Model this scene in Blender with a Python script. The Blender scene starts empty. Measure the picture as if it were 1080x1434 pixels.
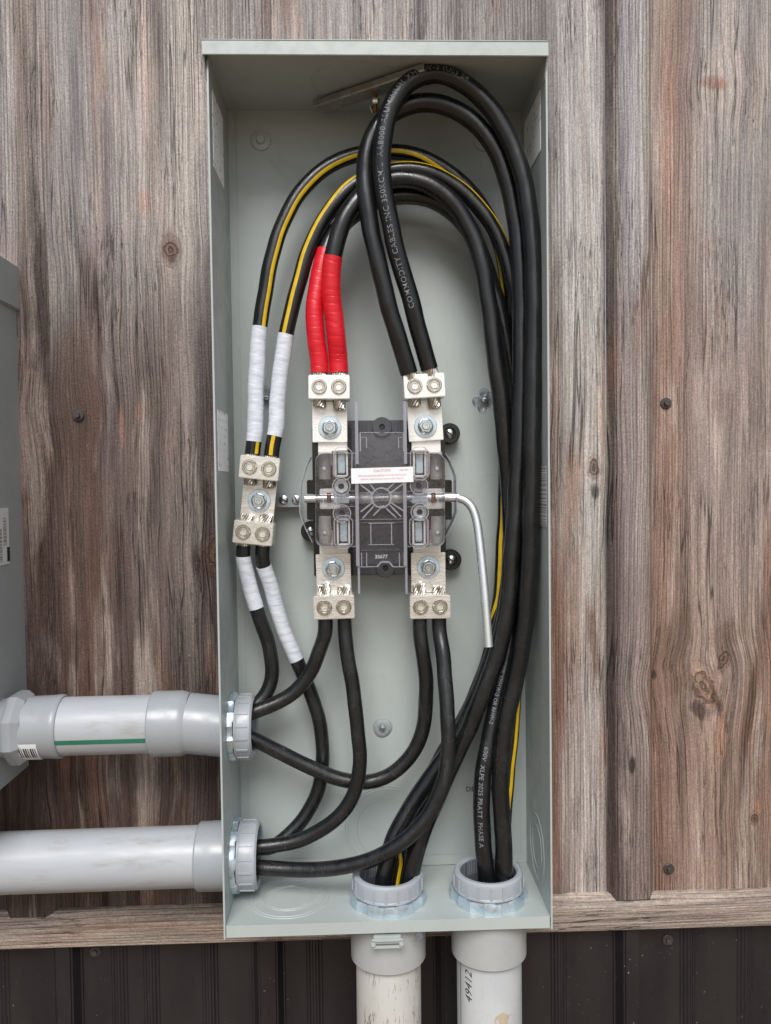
import bpy, bmesh, math, random
from mathutils import Vector, Matrix
random.seed(7)
scene = bpy.context.scene
col = scene.collection
PI = math.pi

# ------------------------------------------------------------------ camera
F_PX = 1134.22
CAM = Vector((-0.028759, -1.072171, 0.012423))
YAW, PITCH, ROLL = 0.032825, -0.033266, -0.012897
def cam_axes():
    cy, sy, cp, sp = math.cos(YAW), math.sin(YAW), math.cos(PITCH), math.sin(PITCH)
    f = Vector((sy*cp, cy*cp, sp)); r = Vector((cy, -sy, 0)); u = r.cross(f)
    c, s = math.cos(ROLL), math.sin(ROLL)
    return c*r+s*u, -s*r+c*u, f
CR, CU, CF = cam_axes()
cam_d = bpy.data.cameras.new('camera'); cam = bpy.data.objects.new('camera', cam_d); col.objects.link(cam)
M = Matrix((CR, CU, -CF)).transposed().to_4x4(); M.translation = CAM
cam.matrix_world = M
cam_d.sensor_fit = 'HORIZONTAL'; cam_d.sensor_width = 36; cam_d.lens = F_PX/1080*36
cam_d.clip_start = 0.02; cam_d.clip_end = 200
scene.camera = cam

# ------------------------------------------------------------------ world, sun, exposure
SUN_EL, SUN_AZ = math.radians(45), math.radians(-6)      # azimuth off the wall normal, towards the left when negative
world = bpy.data.worlds.new('World'); scene.world = world; world.use_nodes = True
wn = world.node_tree.nodes; wl = world.node_tree.links
bg = wn['Background']
sky = wn.new('ShaderNodeTexSky'); sky.sky_type = 'NISHITA'; sky.sun_disc = False
sky.sun_elevation = SUN_EL; sky.sun_rotation = PI + SUN_AZ
sky.air_density = 1.0; sky.dust_density = 2.0; sky.ozone_density = 1.0
hs = wn.new('ShaderNodeHueSaturation'); hs.inputs['Saturation'].default_value = 0.70
wl.new(sky.outputs[0], hs.inputs['Color']); wl.new(hs.outputs[0], bg.inputs[0])
bg.inputs[1].default_value = 0.092
sd = bpy.data.lights.new('sun', 'SUN'); sd.energy = 2.3; sd.angle = math.radians(30); sd.color = (1, .98, .95)
sun = bpy.data.objects.new('sun', sd); col.objects.link(sun)
sdir = Vector((math.sin(SUN_AZ)*math.cos(SUN_EL), -math.cos(SUN_AZ)*math.cos(SUN_EL), math.sin(SUN_EL)))
sun.rotation_euler = sdir.to_track_quat('Z', 'Y').to_euler()
sun.location = (0, -3, 4)
vs = scene.view_settings
vs.view_transform = 'Standard'; vs.look = 'None'; vs.gamma = 1; vs.exposure = 0.38; vs.use_curve_mapping = False

# ------------------------------------------------------------------ pixel -> place helper (photo pixels, depth d in front of the cabinet's back plate)
def at(px, py, d):
    v = CR*((px-540)/F_PX) + CU*(-(py-717)/F_PX) + CF
    t = (-d - CAM.y)/v.y
    return CAM + v*t

# ------------------------------------------------------------------ node helpers
def srgb(c):
    return tuple(((x/255)/12.92 if x/255 <= .04045 else ((x/255+.055)/1.055)**2.4) for x in c) + (1,)
class G:
    """small expression helper over math nodes"""
    def __init__(s, nt): s.nt = nt
    def n(s, t, **k):
        nd = s.nt.nodes.new(t)
        for a, b in k.items(): setattr(nd, a, b)
        return nd
    def put(s, sock, v):
        if isinstance(v, bpy.types.NodeSocket): s.nt.links.new(v, sock)
        else: sock.default_value = v
    def m(s, op, a, b=None, c=None, clamp=False):
        nd = s.n('ShaderNodeMath', operation=op); nd.use_clamp = clamp
        s.put(nd.inputs[0], a)
        if b is not None: s.put(nd.inputs[1], b)
        if c is not None: s.put(nd.inputs[2], c)
        return nd.outputs[0]
    def add(s, a, b): return s.m('ADD', a, b)
    def sub(s, a, b): return s.m('SUBTRACT', a, b)
    def mul(s, a, b): return s.m('MULTIPLY', a, b)
    def vec(s, x, y, z=0.0):
        nd = s.n('ShaderNodeCombineXYZ'); s.put(nd.inputs[0], x); s.put(nd.inputs[1], y); s.put(nd.inputs[2], z); return nd.outputs[0]
    def noise(s, v, scale=1.0, detail=2.0, rough=.5, dist=0.0):
        nd = s.n('ShaderNodeTexNoise'); s.put(nd.inputs['Vector'], v)
        nd.inputs['Scale'].default_value = scale; nd.inputs['Detail'].default_value = detail
        nd.inputs['Roughness'].default_value = rough; nd.inputs['Distortion'].default_value = dist
        return nd.outputs[0]
    def remap(s, v, a, b, c=0.0, d=1.0, smooth=True):
        nd = s.n('ShaderNodeMapRange', interpolation_type='SMOOTHSTEP' if smooth else 'LINEAR')
        s.put(nd.inputs[0], v)
        for i, q in enumerate((a, b, c, d)): s.put(nd.inputs[1+i], q)
        return nd.outputs[0]
    def mix(s, f, a, b, mode='MIX'):
        nd = s.n('ShaderNodeMix', data_type='RGBA', blend_type=mode)
        s.put(nd.inputs[0], f); s.put(nd.inputs[6], a); s.put(nd.inputs[7], b)
        return nd.outputs[2]
    def ramp(s, v, stops):
        nd = s.n('ShaderNodeValToRGB'); s.put(nd.inputs[0], v)
        cr = nd.color_ramp; stops = sorted(stops, key=lambda q: q[0])
        cr.elements[0].position, cr.elements[0].color = stops[0]
        cr.elements[1].position, cr.elements[1].color = stops[-1]
        for p, c in stops[1:-1]:
            e = cr.elements.new(p); e.color = c
        return nd.outputs[0]
    def scale_col(s, colr, f):
        nd = s.n('ShaderNodeVectorMath', operation='SCALE'); s.put(nd.inputs[0], colr); s.put(nd.inputs[3], f); return nd.outputs[0]
    def bump(s, h, strength, dist):
        nd = s.n('ShaderNodeBump'); nd.inputs['Strength'].default_value = strength; nd.inputs['Distance'].default_value = dist
        s.put(nd.inputs['Height'], h); return nd.outputs[0]
def newmat(name):
    m = bpy.data.materials.new(name); m.use_nodes = True
    g = G(m.node_tree); b = m.node_tree.nodes['Principled BSDF']
    return m, g, b
def pos(g):
    nd = g.n('ShaderNodeNewGeometry'); sp = g.n('ShaderNodeSeparateXYZ'); g.nt.links.new(nd.outputs['Position'], sp.inputs[0])
    return nd.outputs['Position'], sp.outputs[0], sp.outputs[1], sp.outputs[2]

def simple(name, c, rough=.5, metal=0.0, var=.08, vscale=30, bump=0.0, bscale=300, spec=.5, dirt=None, dirt_amt=.3, rvar=.1, stretch=(1,1,1)):
    m, g, b = newmat(name)
    P, x, y, z = pos(g)
    vm = g.n('ShaderNodeVectorMath', operation='MULTIPLY'); g.put(vm.inputs[0], P); vm.inputs[1].default_value = stretch
    V = vm.outputs[0]
    n1 = g.noise(V, vscale, 4, .6)
    f = g.remap(n1, .3, .7, 1-var, 1+var)
    base = g.scale_col(srgb(c)[:3], f)
    if dirt:
        n2 = g.noise(V, vscale*1.7, 6, .7)
        base = g.mix(g.mul(g.remap(n2, .52, .75), dirt_amt), base, srgb(dirt))
    g.put(b.inputs['Base Color'], base)
    g.put(b.inputs['Roughness'], g.remap(g.noise(V, vscale*3, 3), .3, .7, max(.03, rough-rvar), min(1, rough+rvar)))
    b.inputs['Metallic'].default_value = metal
    b.inputs['Specular IOR Level'].default_value = spec
    if bump: g.put(b.inputs['Normal'], g.bump(g.noise(V, bscale, 3, .6), bump, .0006))
    return m

# photo pixel column -> wall X (flats of the siding)
WALL_Y = 0.022
def wx(px, py=717): return at(px, py, -WALL_Y).x
def wz(px, py): return at(px, py, -WALL_Y).z

def wood(name, top, mid, bot, knots, stains=(), cracks=1.0, horiz=False, grain=1.0, zspan=(.16, .45, -.02, -.32)):
    """printed wood grain: lines follow a flow coordinate that parts round the knots"""
    m, g, b = newmat(name)
    P, x, y, z = pos(g)
    if horiz: x, z = z, x
    u = g.add(x, g.mul(g.sub(g.noise(g.vec(g.mul(x, 4.), g.mul(z, .9)), 1, 1), .5), .018))
    u = g.add(u, g.mul(g.sub(g.noise(g.vec(g.mul(x, 16.), g.mul(z, 2.6)), 1, 1), .5), .0045))
    kmask = 0.0; kring = 0.0
    for (kx, kz, w, h, st, core, lean) in knots:
        dz = g.sub(z, kz)
        dx = g.sub(g.sub(x, kx), g.mul(dz, lean))
        e = g.m('EXPONENT', g.mul(g.m('POWER', g.mul(g.m('ABSOLUTE', dz), 1/h), 2.0), -1.0))
        u = g.sub(u, g.mul(g.mul(g.m('TANH', g.mul(dx, 1/w)), g.mul(e, g.m('EXPONENT', g.mul(g.m('POWER', g.mul(g.m('ABSOLUTE', dx), 1/(3.6*w)), 2.0), -1.0)))), st))
        if core > 0:
            r = g.m('SQRT', g.add(g.m('POWER', g.m('ABSOLUTE', g.mul(dx, 1/core)), 2.0), g.m('POWER', g.m('ABSOLUTE', g.mul(dz, .62/core)), 2.0)))
            r = g.add(r, g.mul(g.sub(g.noise(g.vec(x, z), 90, 3), .5), .9))
            k = g.remap(r, .35, 1.35, 1, 0)
            kmask = g.m('MAXIMUM', kmask, k)
            kring = g.m('MAXIMUM', kring, g.mul(k, g.remap(g.m('SINE', g.mul(r, 13.)), -.2, .8)))
    if horiz: pass
    xr = g.add(g.mul(g.add(g.add(g.mul(u, .55), g.mul(x, .45)), .6), 1/1.2), 0.0)
    ct = g.ramp(xr, [((wx(p)+.6)/1.2 if not horiz else p, srgb(c)) for p, c in top])
    cb = g.ramp(xr, [((wx(p)+.6)/1.2 if not horiz else p, srgb(c)) for p, c in bot])
    cmid = g.ramp(xr, [((wx(p)+.6)/1.2 if not horiz else p, srgb(c)) for p, c in mid])
    zn = g.add(z, g.mul(g.sub(g.noise(g.vec(g.mul(x, 14.), g.mul(z, 2.2)), 1, 3), .5), .60))
    base = g.mix(g.remap(zn, zspan[0], zspan[1]), g.mix(g.remap(zn, zspan[2], zspan[3]), cmid, cb), ct)
    # reddish / tan patches
    pn = g.noise(g.vec(g.mul(u, 22.), g.mul(z, 2.6), 3.3), 1, 4, .6)
    base = g.mix(g.mul(g.remap(pn, .56, .70), .5), base, srgb((146, 108, 88)))
    pn2 = g.noise(g.vec(g.mul(u, 16.), g.mul(z, 2.0), 9.3), 1, 4, .6)
    base = g.mix(g.mul(g.remap(pn2, .50, .74), .5), base, srgb((88, 68, 60)))
    pn3 = g.noise(g.vec(g.mul(u, 26.), g.mul(z, 3.0), 15.3), 1, 4, .6)
    base = g.mix(g.mul(g.remap(pn3, .53, .68), .5), base, srgb((178, 164, 154)))
    # stains and bare patches of the print, each with its own place and ragged, grain-wise edge
    if stains:
        sn = g.mul(g.sub(g.noise(g.vec(g.mul(u, 75.), g.mul(z, 9.), 51.), 1, 4, .65), .5), 2.6)
        for (px, py, w, h, lean, c, al) in stains:
            dz = g.sub(z, wz(px, py)); dx = g.sub(g.sub(x, wx(px, py)), g.mul(dz, lean))
            rr = g.m('SQRT', g.add(g.m('POWER', g.m('ABSOLUTE', g.mul(dx, 1036./w)), 2.0), g.m('POWER', g.m('ABSOLUTE', g.mul(dz, 1036./h)), 2.0)))
            base = g.mix(g.mul(g.remap(g.add(rr, sn), .45, 1.25, 1, 0), al), base, srgb(c))
    # grain at three sizes
    g1 = g.noise(g.vec(g.mul(u, 80.), g.mul(z, 2.2), 1.), 1, 3, .6)
    g2 = g.noise(g.vec(g.mul(u, 390.), g.mul(z, 6.), 2.), 1, 4, .68)
    g3 = g.noise(g.vec(g.mul(u, 700.), g.mul(z, 90.), 5.), 1, 2, .6)
    em = g.noise(g.vec(g.mul(x, 420.), g.mul(z, 300.)), 1, 3, .65)
    val = g.mul(g.remap(g1, .32, .68, .88, 1.26), g.remap(g2, .34, .64, 1-.36*grain, 1+.22*grain))
    val = g.mul(val, g.remap(g3, .3, .7, .82, 1.16))
    val = g.mul(val, g.remap(em, .3, .7, .84, 1.14))
    # year-ring lines: evenly spaced thin dark lines in some bands
    rl = g.m('ABSOLUTE', g.m('SINE', g.add(g.mul(u, 640.), g.mul(g.noise(g.vec(g.mul(u, 30.), g.mul(z, 1.6), 41.), 1, 2), 14.))))
    band = g.remap(g.noise(g.vec(g.mul(u, 12.), g.mul(z, 1.3), 21.), 1, 2), .42, .56)
    line = g.mul(g.mul(g.remap(rl, .0, .42, 1, 0), band), g.remap(g3, .35, .55, .4, 1))
    val = g.mul(val, g.sub(1.0, g.mul(line, .50*grain)))
    # long cracks
    cn = g.noise(g.vec(g.mul(u, 34.), g.mul(z, .9), 7.), 1, 3, .5)
    cm = g.remap(g.noise(g.vec(g.mul(x, 9.), g.mul(z, 3.2), 11.), 1, 2), .44, .58)
    crack = g.mul(g.remap(g.m('ABSOLUTE', g.sub(cn, .5)), .0, .009, 1, 0), cm)
    cn2 = g.noise(g.vec(g.mul(u, 95.), g.mul(z, 3.0), 17.), 1, 4, .6)
    cm2 = g.remap(g.noise(g.vec(g.mul(x, 14.), g.mul(z, 5.), 31.), 1, 2), .48, .60)
    crack2 = g.mul(g.remap(g.m('ABSOLUTE', g.sub(cn2, .5)), .0, .011, 1, 0), cm2)
    cr = g.m('MAXIMUM', crack, g.mul(crack2, .85))
    val = g.mul(val, g.sub(1.0, g.mul(cr, .70*cracks)))
    base = g.scale_col(base, val)
    if knots:
        base = g.mix(g.mul(kmask, .62), base, srgb((96, 66, 54)))
        base = g.mix(g.mul(kring, .55), base, srgb((40, 30, 27)))
    # chipped specks
    spn = g.noise(g.vec(g.mul(x, 260.), g.mul(z, 120.)), 1, 2, .6)
    base = g.mix(g.mul(g.remap(spn, .70, .8), .5), base, srgb((190, 178, 170)))
    g.put(b.inputs['Base Color'], base)
    g.put(b.inputs['Roughness'], g.remap(g2, .3, .7, .62, .46))
    b.inputs['Specular IOR Level'].default_value = .4
    h = g.add(g.add(g.mul(g2, .6), g.mul(em, .9)), g.mul(g.add(cr, g.mul(line, .4)), -1.0))
    if knots: h = g.add(h, g.mul(kring, -1.0))
    g.put(b.inputs['Normal'], g.bump(h, .8, .0016))
    return m

def K(px, py, w, h, st, core=0, lean=0.0):
    s = 1/1036
    return (wx(px, py), wz(px, py), w*s, h*s, st*s*.42, core*s*1.25, lean)

TOP = [(0,(138,132,130)),(20,(124,119,120)),(35,(162,155,151)),(50,(124,110,102)),(66,(162,152,146)),(88,(140,134,131)),(120,(134,129,128)),
       (148,(150,136,130)),(165,(134,126,124)),(190,(158,149,144)),(215,(164,154,148)),(238,(138,130,126)),(270,(172,163,156)),(300,(146,138,134)),
       (520,(152,146,144)),(770,(118,113,110)),(790,(162,159,156)),(842,(170,166,162)),(850,(102,90,84)),(862,(120,110,106)),(872,(148,144,148)),
       (892,(162,157,155)),(906,(144,134,128)),(925,(144,127,117)),(942,(146,123,110)),(962,(136,118,110)),(988,(150,142,138)),(1030,(142,135,132)),(1080,(138,132,129))]
BOT = [(0,(78,64,59)),(48,(57,43,38)),(60,(93,76,69)),(80,(73,55,48)),(105,(87,69,60)),(130,(80,59,52)),(152,(90,78,74)),(170,(73,59,53)),
       (200,(80,67,62)),(230,(87,71,65)),(262,(97,85,80)),(285,(66,53,50)),(306,(50,40,38)),(540,(90,75,68)),(772,(118,88,74)),(792,(150,136,129)),
       (825,(166,157,152)),(845,(150,142,138)),(852,(78,66,62)),(868,(108,95,92)),(890,(136,122,117)),(908,(120,105,98)),(922,(124,96,82)),
       (950,(132,110,99)),(985,(150,128,115)),(1020,(138,117,106)),(1060,(126,105,94)),(1080,(128,108,97))]
MID = [(0,(102,90,85)),(35,(113,97,91)),(50,(90,73,66)),(62,(76,59,52)),(85,(92,74,67)),(110,(85,69,60)),(135,(80,60,53)),(155,(106,95,93)),
       (180,(95,82,76)),(205,(98,86,80)),(240,(111,98,93)),(262,(116,105,100)),(285,(87,76,74)),(306,(66,56,53)),(540,(110,95,90)),(772,(130,110,100)),
       (790,(160,152,147)),(842,(169,164,159)),(852,(86,74,70)),(868,(126,113,110)),(890,(147,136,132)),(908,(131,117,111)),(922,(136,112,99)),(942,(140,112,98)),
       (962,(130,112,104)),(988,(147,133,126)),(1030,(141,127,121)),(1080,(133,118,112))]
KNOTS = [K(100,575,34,60,20,0,.35), K(66,385,12,34,9,0), K(240,352,16,32,11,10), K(252,622,12,24,8,0), K(218,732,10,34,6,0),
         K(305,775,18,40,14,16), K(222,262,10,30,6,0), K(832,655,16,60,10,8), K(985,962,30,60,30,17,-.3), K(1012,925,20,30,14,9,.3), K(932,960,20,26,12,0,.5), K(916,948,10,18,7,0),
         K(1000,122,22,34,12,0), K(1000,560,14,50,10,0), K(878,1066,6,40,5,0), K(858,448,6,40,4,0), K(1055,1145,14,24,9,5),
         K(190,1080,30,70,22,0), K(856,200,8,40,5,0), K(60,1150,12,30,10,0)]
STAINS = [(62,430,9,150,0,(64,48,42),.85), (138,470,8,90,0,(72,54,48),.75), (112,590,40,58,.5,(80,60,52),.7), (165,790,16,170,0,(84,64,56),.6), (120,880,34,130,0,(72,52,45),.6),
          (292,690,13,190,0,(66,54,50),.7), (290,790,20,34,0,(58,42,36),.8), (240,350,16,24,0,(120,92,82),.6), (200,285,13,20,0,(170,130,112),.5), (172,600,4,28,0,(150,108,92),.5), (195,580,5,16,0,(146,108,92),.5),
          (205,120,10,120,0,(168,142,130),.5), (215,700,8,70,0,(60,48,44),.6), (100,150,40,150,0,(128,126,126),.45), (262,480,18,150,0,(150,138,132),.4),
          (784,890,15,150,0,(118,82,66),.7), (832,900,7,70,-.1,(104,76,62),.6), (800,700,16,80,.1,(150,118,100),.5), (812,1120,30,110,0,(168,158,152),.5), (800,300,26,200,0,(176,173,170),.5),
          (935,180,12,150,0,(158,118,100),.55), (1000,118,22,11,0,(134,96,80),.7), (1042,200,12,160,0,(120,116,116),.45), (1012,560,22,34,0,(124,106,98),.5),
          (940,900,24,60,.3,(96,76,66),.6), (1012,892,26,26,.2,(104,80,68),.5), (938,962,26,20,.6,(112,90,78),.6), (988,958,13,34,-.45,(184,158,138),.85), (978,994,11,13,-.4,(62,48,42),.8), (1004,985,7,30,-.3,(66,50,44),.8),
          (1008,1040,10,50,0,(180,138,112),.55), (1048,1010,7,120,.12,(86,64,54),.7), (1060,1130,7,12,0,(172,122,96),.5), (955,1090,8,120,0,(84,66,58),.45), (880,1066,5,12,0,(44,36,34),.9), (834,690,7,12,0,(58,54,54),.8), (915,945,6,7,0,(60,46,40),.9)]
M_wood = wood('printed_wood_grain', TOP, MID, BOT, KNOTS, STAINS)
hz0 = (wz(500, 1275)+.6)/1.2
TR = [(0,(148,134,124)),(1,(148,134,124))]
M_trim = wood('printed_trim_grain', TR, TR, TR, [], (), horiz=True, cracks=1.25, grain=1.2)

# paint of the cabinet
def paint(name, c, rough=.42, dirt=.25):
    m, g, b = newmat(name)
    P, x, y, z = pos(g)
    n = g.noise(P, 9, 4, .6)
    base = g.scale_col(srgb(c)[:3], g.remap(n, .3, .7, .965, 1.03))
    d = g.noise(P, 45, 8, .72)
    base = g.mix(g.mul(g.remap(d, .60, .8), dirt), base, srgb((116, 116, 106)))
    d2 = g.noise(g.vec(g.mul(x, 160.), g.mul(y, 160.), g.mul(z, 60.)), 1, 3, .7)
    base = g.mix(g.mul(g.remap(d2, .70, .78), dirt*1.4), base, srgb((110, 104, 94)))
    sm = g.noise(P, 22, 5, .65, 1.2)
    base = g.mix(g.mul(g.remap(sm, .54, .70), dirt*.5), base, srgb((132, 136, 130)))
    sk = g.noise(g.vec(g.mul(x, 55.), g.mul(y, 40.), g.mul(z, 30.)), 1, 2, .5, 3.0)
    scr = g.mul(g.remap(g.m('ABSOLUTE', g.sub(sk, .5)), 0, .0022, 1, 0), g.remap(g.noise(P, 13, 2), .57, .62))
    base = g.mix(g.mul(scr, .45), base, srgb((206, 212, 208)))
    g.put(b.inputs['Base Color'], base)
    g.put(b.inputs['Roughness'], g.remap(g.add(d, g.mul(g.sub(sm, .5), .6)), .30, .70, rough-.12, rough+.12))
    g.put(b.inputs['Normal'], g.bump(g.noise(P, 900, 2, .5), .10, .0003))
    return m
M_paint = paint('grey_green_cabinet_paint', (169, 177, 175))
M_paint_in = M_paint
M_meter = paint('grey_meter_box_paint', (164, 171, 172), .5)
M_dark = None
def dark_siding():
    m, g, b = newmat('dark_brown_siding_paint')
    P, x, y, z = pos(g)
    n = g.noise(g.vec(g.mul(x, 12.), g.mul(z, 3.)), 1, 5, .6)
    base = g.mix(g.remap(n, .35, .65), srgb((29, 27, 31)), srgb((38, 34, 37)))
    sp = g.noise(P, 260, 2, .5); sp2 = g.noise(P, 12, 3, .6)
    base = g.mix(g.mul(g.remap(sp, .72, .78), g.remap(sp2, .4, .65)), base, srgb((150, 142, 138)))
    sp3 = g.noise(P, 700, 2, .5)
    base = g.mix(g.mul(g.remap(sp3, .70, .78), .35), base, srgb((130, 122, 118)))
    g.put(b.inputs['Base Color'], base)
    g.put(b.inputs['Roughness'], g.remap(n, .3, .7, .28, .42))
    g.put(b.inputs['Normal'], g.bump(g.noise(P, 500, 2), .1, .0004))
    return m
M_dark = dark_siding()
# cable rubber with scuffs
def rubber(name, c, scuff, rough):
    """jacket with pulled scuffs, thin scratches and dried lubricant smears, heavier towards the conduits"""
    m, g, b = newmat(name)
    P, x, y, z = pos(g)
    low = g.remap(z, .05, -.30, .45, 1.5)
    n = g.noise(g.vec(g.mul(x, 150.), g.mul(y, 150.), g.mul(z, 30.)), 1, 6, .78, .8)
    reg = g.remap(g.noise(P, 16, 3, .6), .42, .62)
    s = g.mul(g.mul(g.remap(n, .56, .70), scuff), g.mul(low, g.add(reg, .25)))
    base = g.mix(s, srgb(c), srgb((112, 112, 112)))
    k = g.noise(g.vec(g.mul(x, 210.), g.mul(y, 120.), g.mul(z, 90.)), 1, 3, .6, 2.5)
    scr = g.mul(g.mul(g.remap(g.m('ABSOLUTE', g.sub(k, .5)), 0, .006, 1, 0), g.remap(g.noise(P, 34, 2), .54, .62)), low)
    base = g.mix(g.mul(scr, scuff*1.6), base, srgb((176, 176, 172)))
    s2 = g.noise(P, 480, 3, .7)
    base = g.mix(g.mul(g.mul(g.remap(s2, .64, .76), scuff), low), base, srgb((150, 148, 144)))
    g.put(b.inputs['Base Color'], base)
    g.put(b.inputs['Roughness'], g.add(g.remap(g.noise(g.vec(g.mul(x, 90.), g.mul(y, 90.), g.mul(z, 25.)), 1, 4, .6), .3, .7, rough-.08, rough+.12), g.mul(s, .35)))
    b.inputs['Specular IOR Level'].default_value = .6
    g.put(b.inputs['Normal'], g.bump(g.add(g.noise(g.vec(g.mul(x, 300.), g.mul(y, 300.), g.mul(z, 70.)), 1, 4), g.mul(g.noise(P, 40, 2), 1.5)), .28, .0006))
    return m
M_rub = rubber('black_cable_jacket', (18, 19, 21), .12, .27)
M_rub2 = rubber('scuffed_black_cable_jacket', (21, 22, 24), .18, .29)
M_yel = simple('yellow_stripe', (206, 172, 24), .4, var=.1, vscale=90)
M_print = simple('cable_print_white', (118, 124, 132), .6, var=.25, vscale=300)
M_ink = simple('black_ink', (34, 34, 36), .6)
def tape(name, c, c2, rough):
    m, g, b = newmat(name)
    P, x, y, z = pos(g)
    n = g.noise(g.vec(g.mul(x, 60.), g.mul(y, 60.), g.mul(z, 240.)), 1, 4, .6)
    g.put(b.inputs['Base Color'], g.mix(g.remap(n, .35, .7), srgb(c), srgb(c2)))
    b.inputs['Roughness'].default_value = rough
    g.put(b.inputs['Normal'], g.bump(n, .35, .0008))
    return m
M_white = tape('white_vinyl_tape', (214, 220, 228), (192, 198, 208), .38)
M_red = tape('red_vinyl_tape', (212, 24, 42), (196, 16, 32), .36)
M_pvc = simple('grey_pvc_conduit', (168, 172, 177), .36, var=.05, vscale=20, dirt=(134,128,118), dirt_amt=.5, stretch=(.35, 1, 1.6))
M_pvcd = simple('grey_pvc_fitting', (150, 155, 160), .32, var=.03, vscale=16, dirt=(128,122,116), dirt_amt=.06)
M_pvcp = simple('pale_grey_fitting', (166, 168, 168), .4, var=.04, vscale=14, dirt=(140,134,126), dirt_amt=.2)
M_pvcb = simple('grey_pvc_bushing', (158, 164, 170), .36, var=.05, vscale=30, dirt=(120,120,120), dirt_amt=.15)
M_pvci = simple('conduit_bore', (96, 99, 106), .6)
def old_pipe(name, crackamt, ca, cb):
    m, g, b = newmat(name)
    P, x, y, z = pos(g)
    n = g.noise(g.vec(g.mul(x, 26.), g.mul(y, 26.), g.mul(z, 12.)), 1, 5, .6)
    base = g.mix(g.remap(n, .3, .7), srgb(ca), srgb(cb))
    k = g.noise(g.vec(g.mul(x, 70.), g.mul(y, 70.), g.mul(z, 8.)), 1, 4, .65, .4)
    kk = g.mul(g.remap(g.m('ABSOLUTE', g.sub(k, .5)), 0, .014, 1, 0), g.remap(g.noise(P, 24, 3), .46, .58))
    base = g.mix(g.mul(kk, crackamt), base, srgb((98, 82, 64)))
    k2 = g.noise(g.vec(g.mul(x, 240.), g.mul(y, 240.), g.mul(z, 60.)), 1, 4, .7)
    base = g.mix(g.mul(g.remap(k2, .62, .72), crackamt*.7), base, srgb((110, 100, 86)))
    g.put(b.inputs['Base Color'], base); b.inputs['Roughness'].default_value = .55
    return m
M_old = old_pipe('weathered_cream_pipe', .9, (184, 183, 177), (196, 196, 192))
M_old2 = old_pipe('pale_grey_pipe', .15, (180, 184, 187), (190, 193, 194))
M_zinc = simple('bright_zinc_steel', (200, 208, 212), .3, 1.0, var=.12, vscale=70, rvar=.1, bump=.15, bscale=200)
M_zincb = simple('blue_zinc_locknut', (196, 212, 222), .36, .7, var=.08, vscale=60, rvar=.12, bump=.2, bscale=150)
M_chrome = simple('zinc_steel_rod', (222, 226, 228), .26, .75, var=.03, vscale=40, rvar=.03)
M_jaw = simple('polished_contact_metal', (244, 242, 236), .25, .25, var=.05, rvar=.05)
M_tin = simple('tin_plated_aluminium', (238, 237, 232), .36, .5, var=.05, vscale=120, rvar=.12, bump=.04, bscale=500, stretch=(1, 1, 3))
M_tin2 = simple('brushed_aluminium_lug', (222, 220, 214), .32, .65, var=.10, vscale=160, rvar=.1, bump=.07, bscale=600, stretch=(.3, 1, 2))
M_screw = simple('nickel_set_screw', (210, 206, 196), .24, 1.0, var=.1, vscale=200)
M_strand = simple('aluminium_strand', (196, 192, 184), .28, .95, var=.12, vscale=200)
M_blk = simple('black_phenolic', (22, 23, 25), .24, var=.1, vscale=60, bump=.1)
M_char = simple('charcoal_phenolic', (70, 72, 78), .3, var=.1, vscale=50, bump=.15)
M_bronze = simple('dull_zinc_bracket', (176, 172, 164), .36, .85, var=.16, vscale=60)
M_jawshade = simple('brown_jaw_shade', (92, 66, 52), .25, .6)  # brown standing in for the dark side of the polished jaws
M_copper = simple('copper_spring', (186, 116, 52), .3, .9)
M_green = simple('green_pipe_stripe', (44, 116, 92), .5)
M_scr = simple('brown_siding_screw', (74, 68, 64), .5, .3)
M_redink = simple('red_ink', (206, 120, 136), .6)
M_paper = simple('white_label_paper', (226, 229, 232), .5, var=.02)
M_ground = simple('gravel_ground', (142, 122, 98), .9, var=.2, vscale=8, bump=.6, bscale=40)
def print_paper(name, c, ink, sx, sz, thr, bars=False):
    m, g, b = newmat(name)
    P, x, y, z = pos(g)
    if bars:
        n = g.noise(g.vec(0., 0., g.mul(z, sz)), 1, 1)
        k = g.remap(n, .5, .52)
    else:
        row = g.remap(g.m('SINE', g.mul(z, sz)), .1, .4)
        n = g.noise(g.vec(g.mul(x, sx), g.mul(y, sx), g.mul(z, sz/6)), 1, 2)
        n2 = g.noise(P, 45, 2)
        k = g.mul(g.mul(row, g.remap(n, thr, thr+.05)), g.remap(n2, .42, .5))
    g.put(b.inputs['Base Color'], g.mix(g.mul(k, .85 if bars else .75), srgb(c), srgb(ink))); b.inputs['Roughness'].default_value = .45
    return m
M_lab = print_paper('printed_label_paper', (250, 251, 253), (110, 114, 124), 300, 700, .55)
M_bar = print_paper('barcode_print', (215, 215, 212), (40, 40, 44), 0, 900, .5, True)
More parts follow.
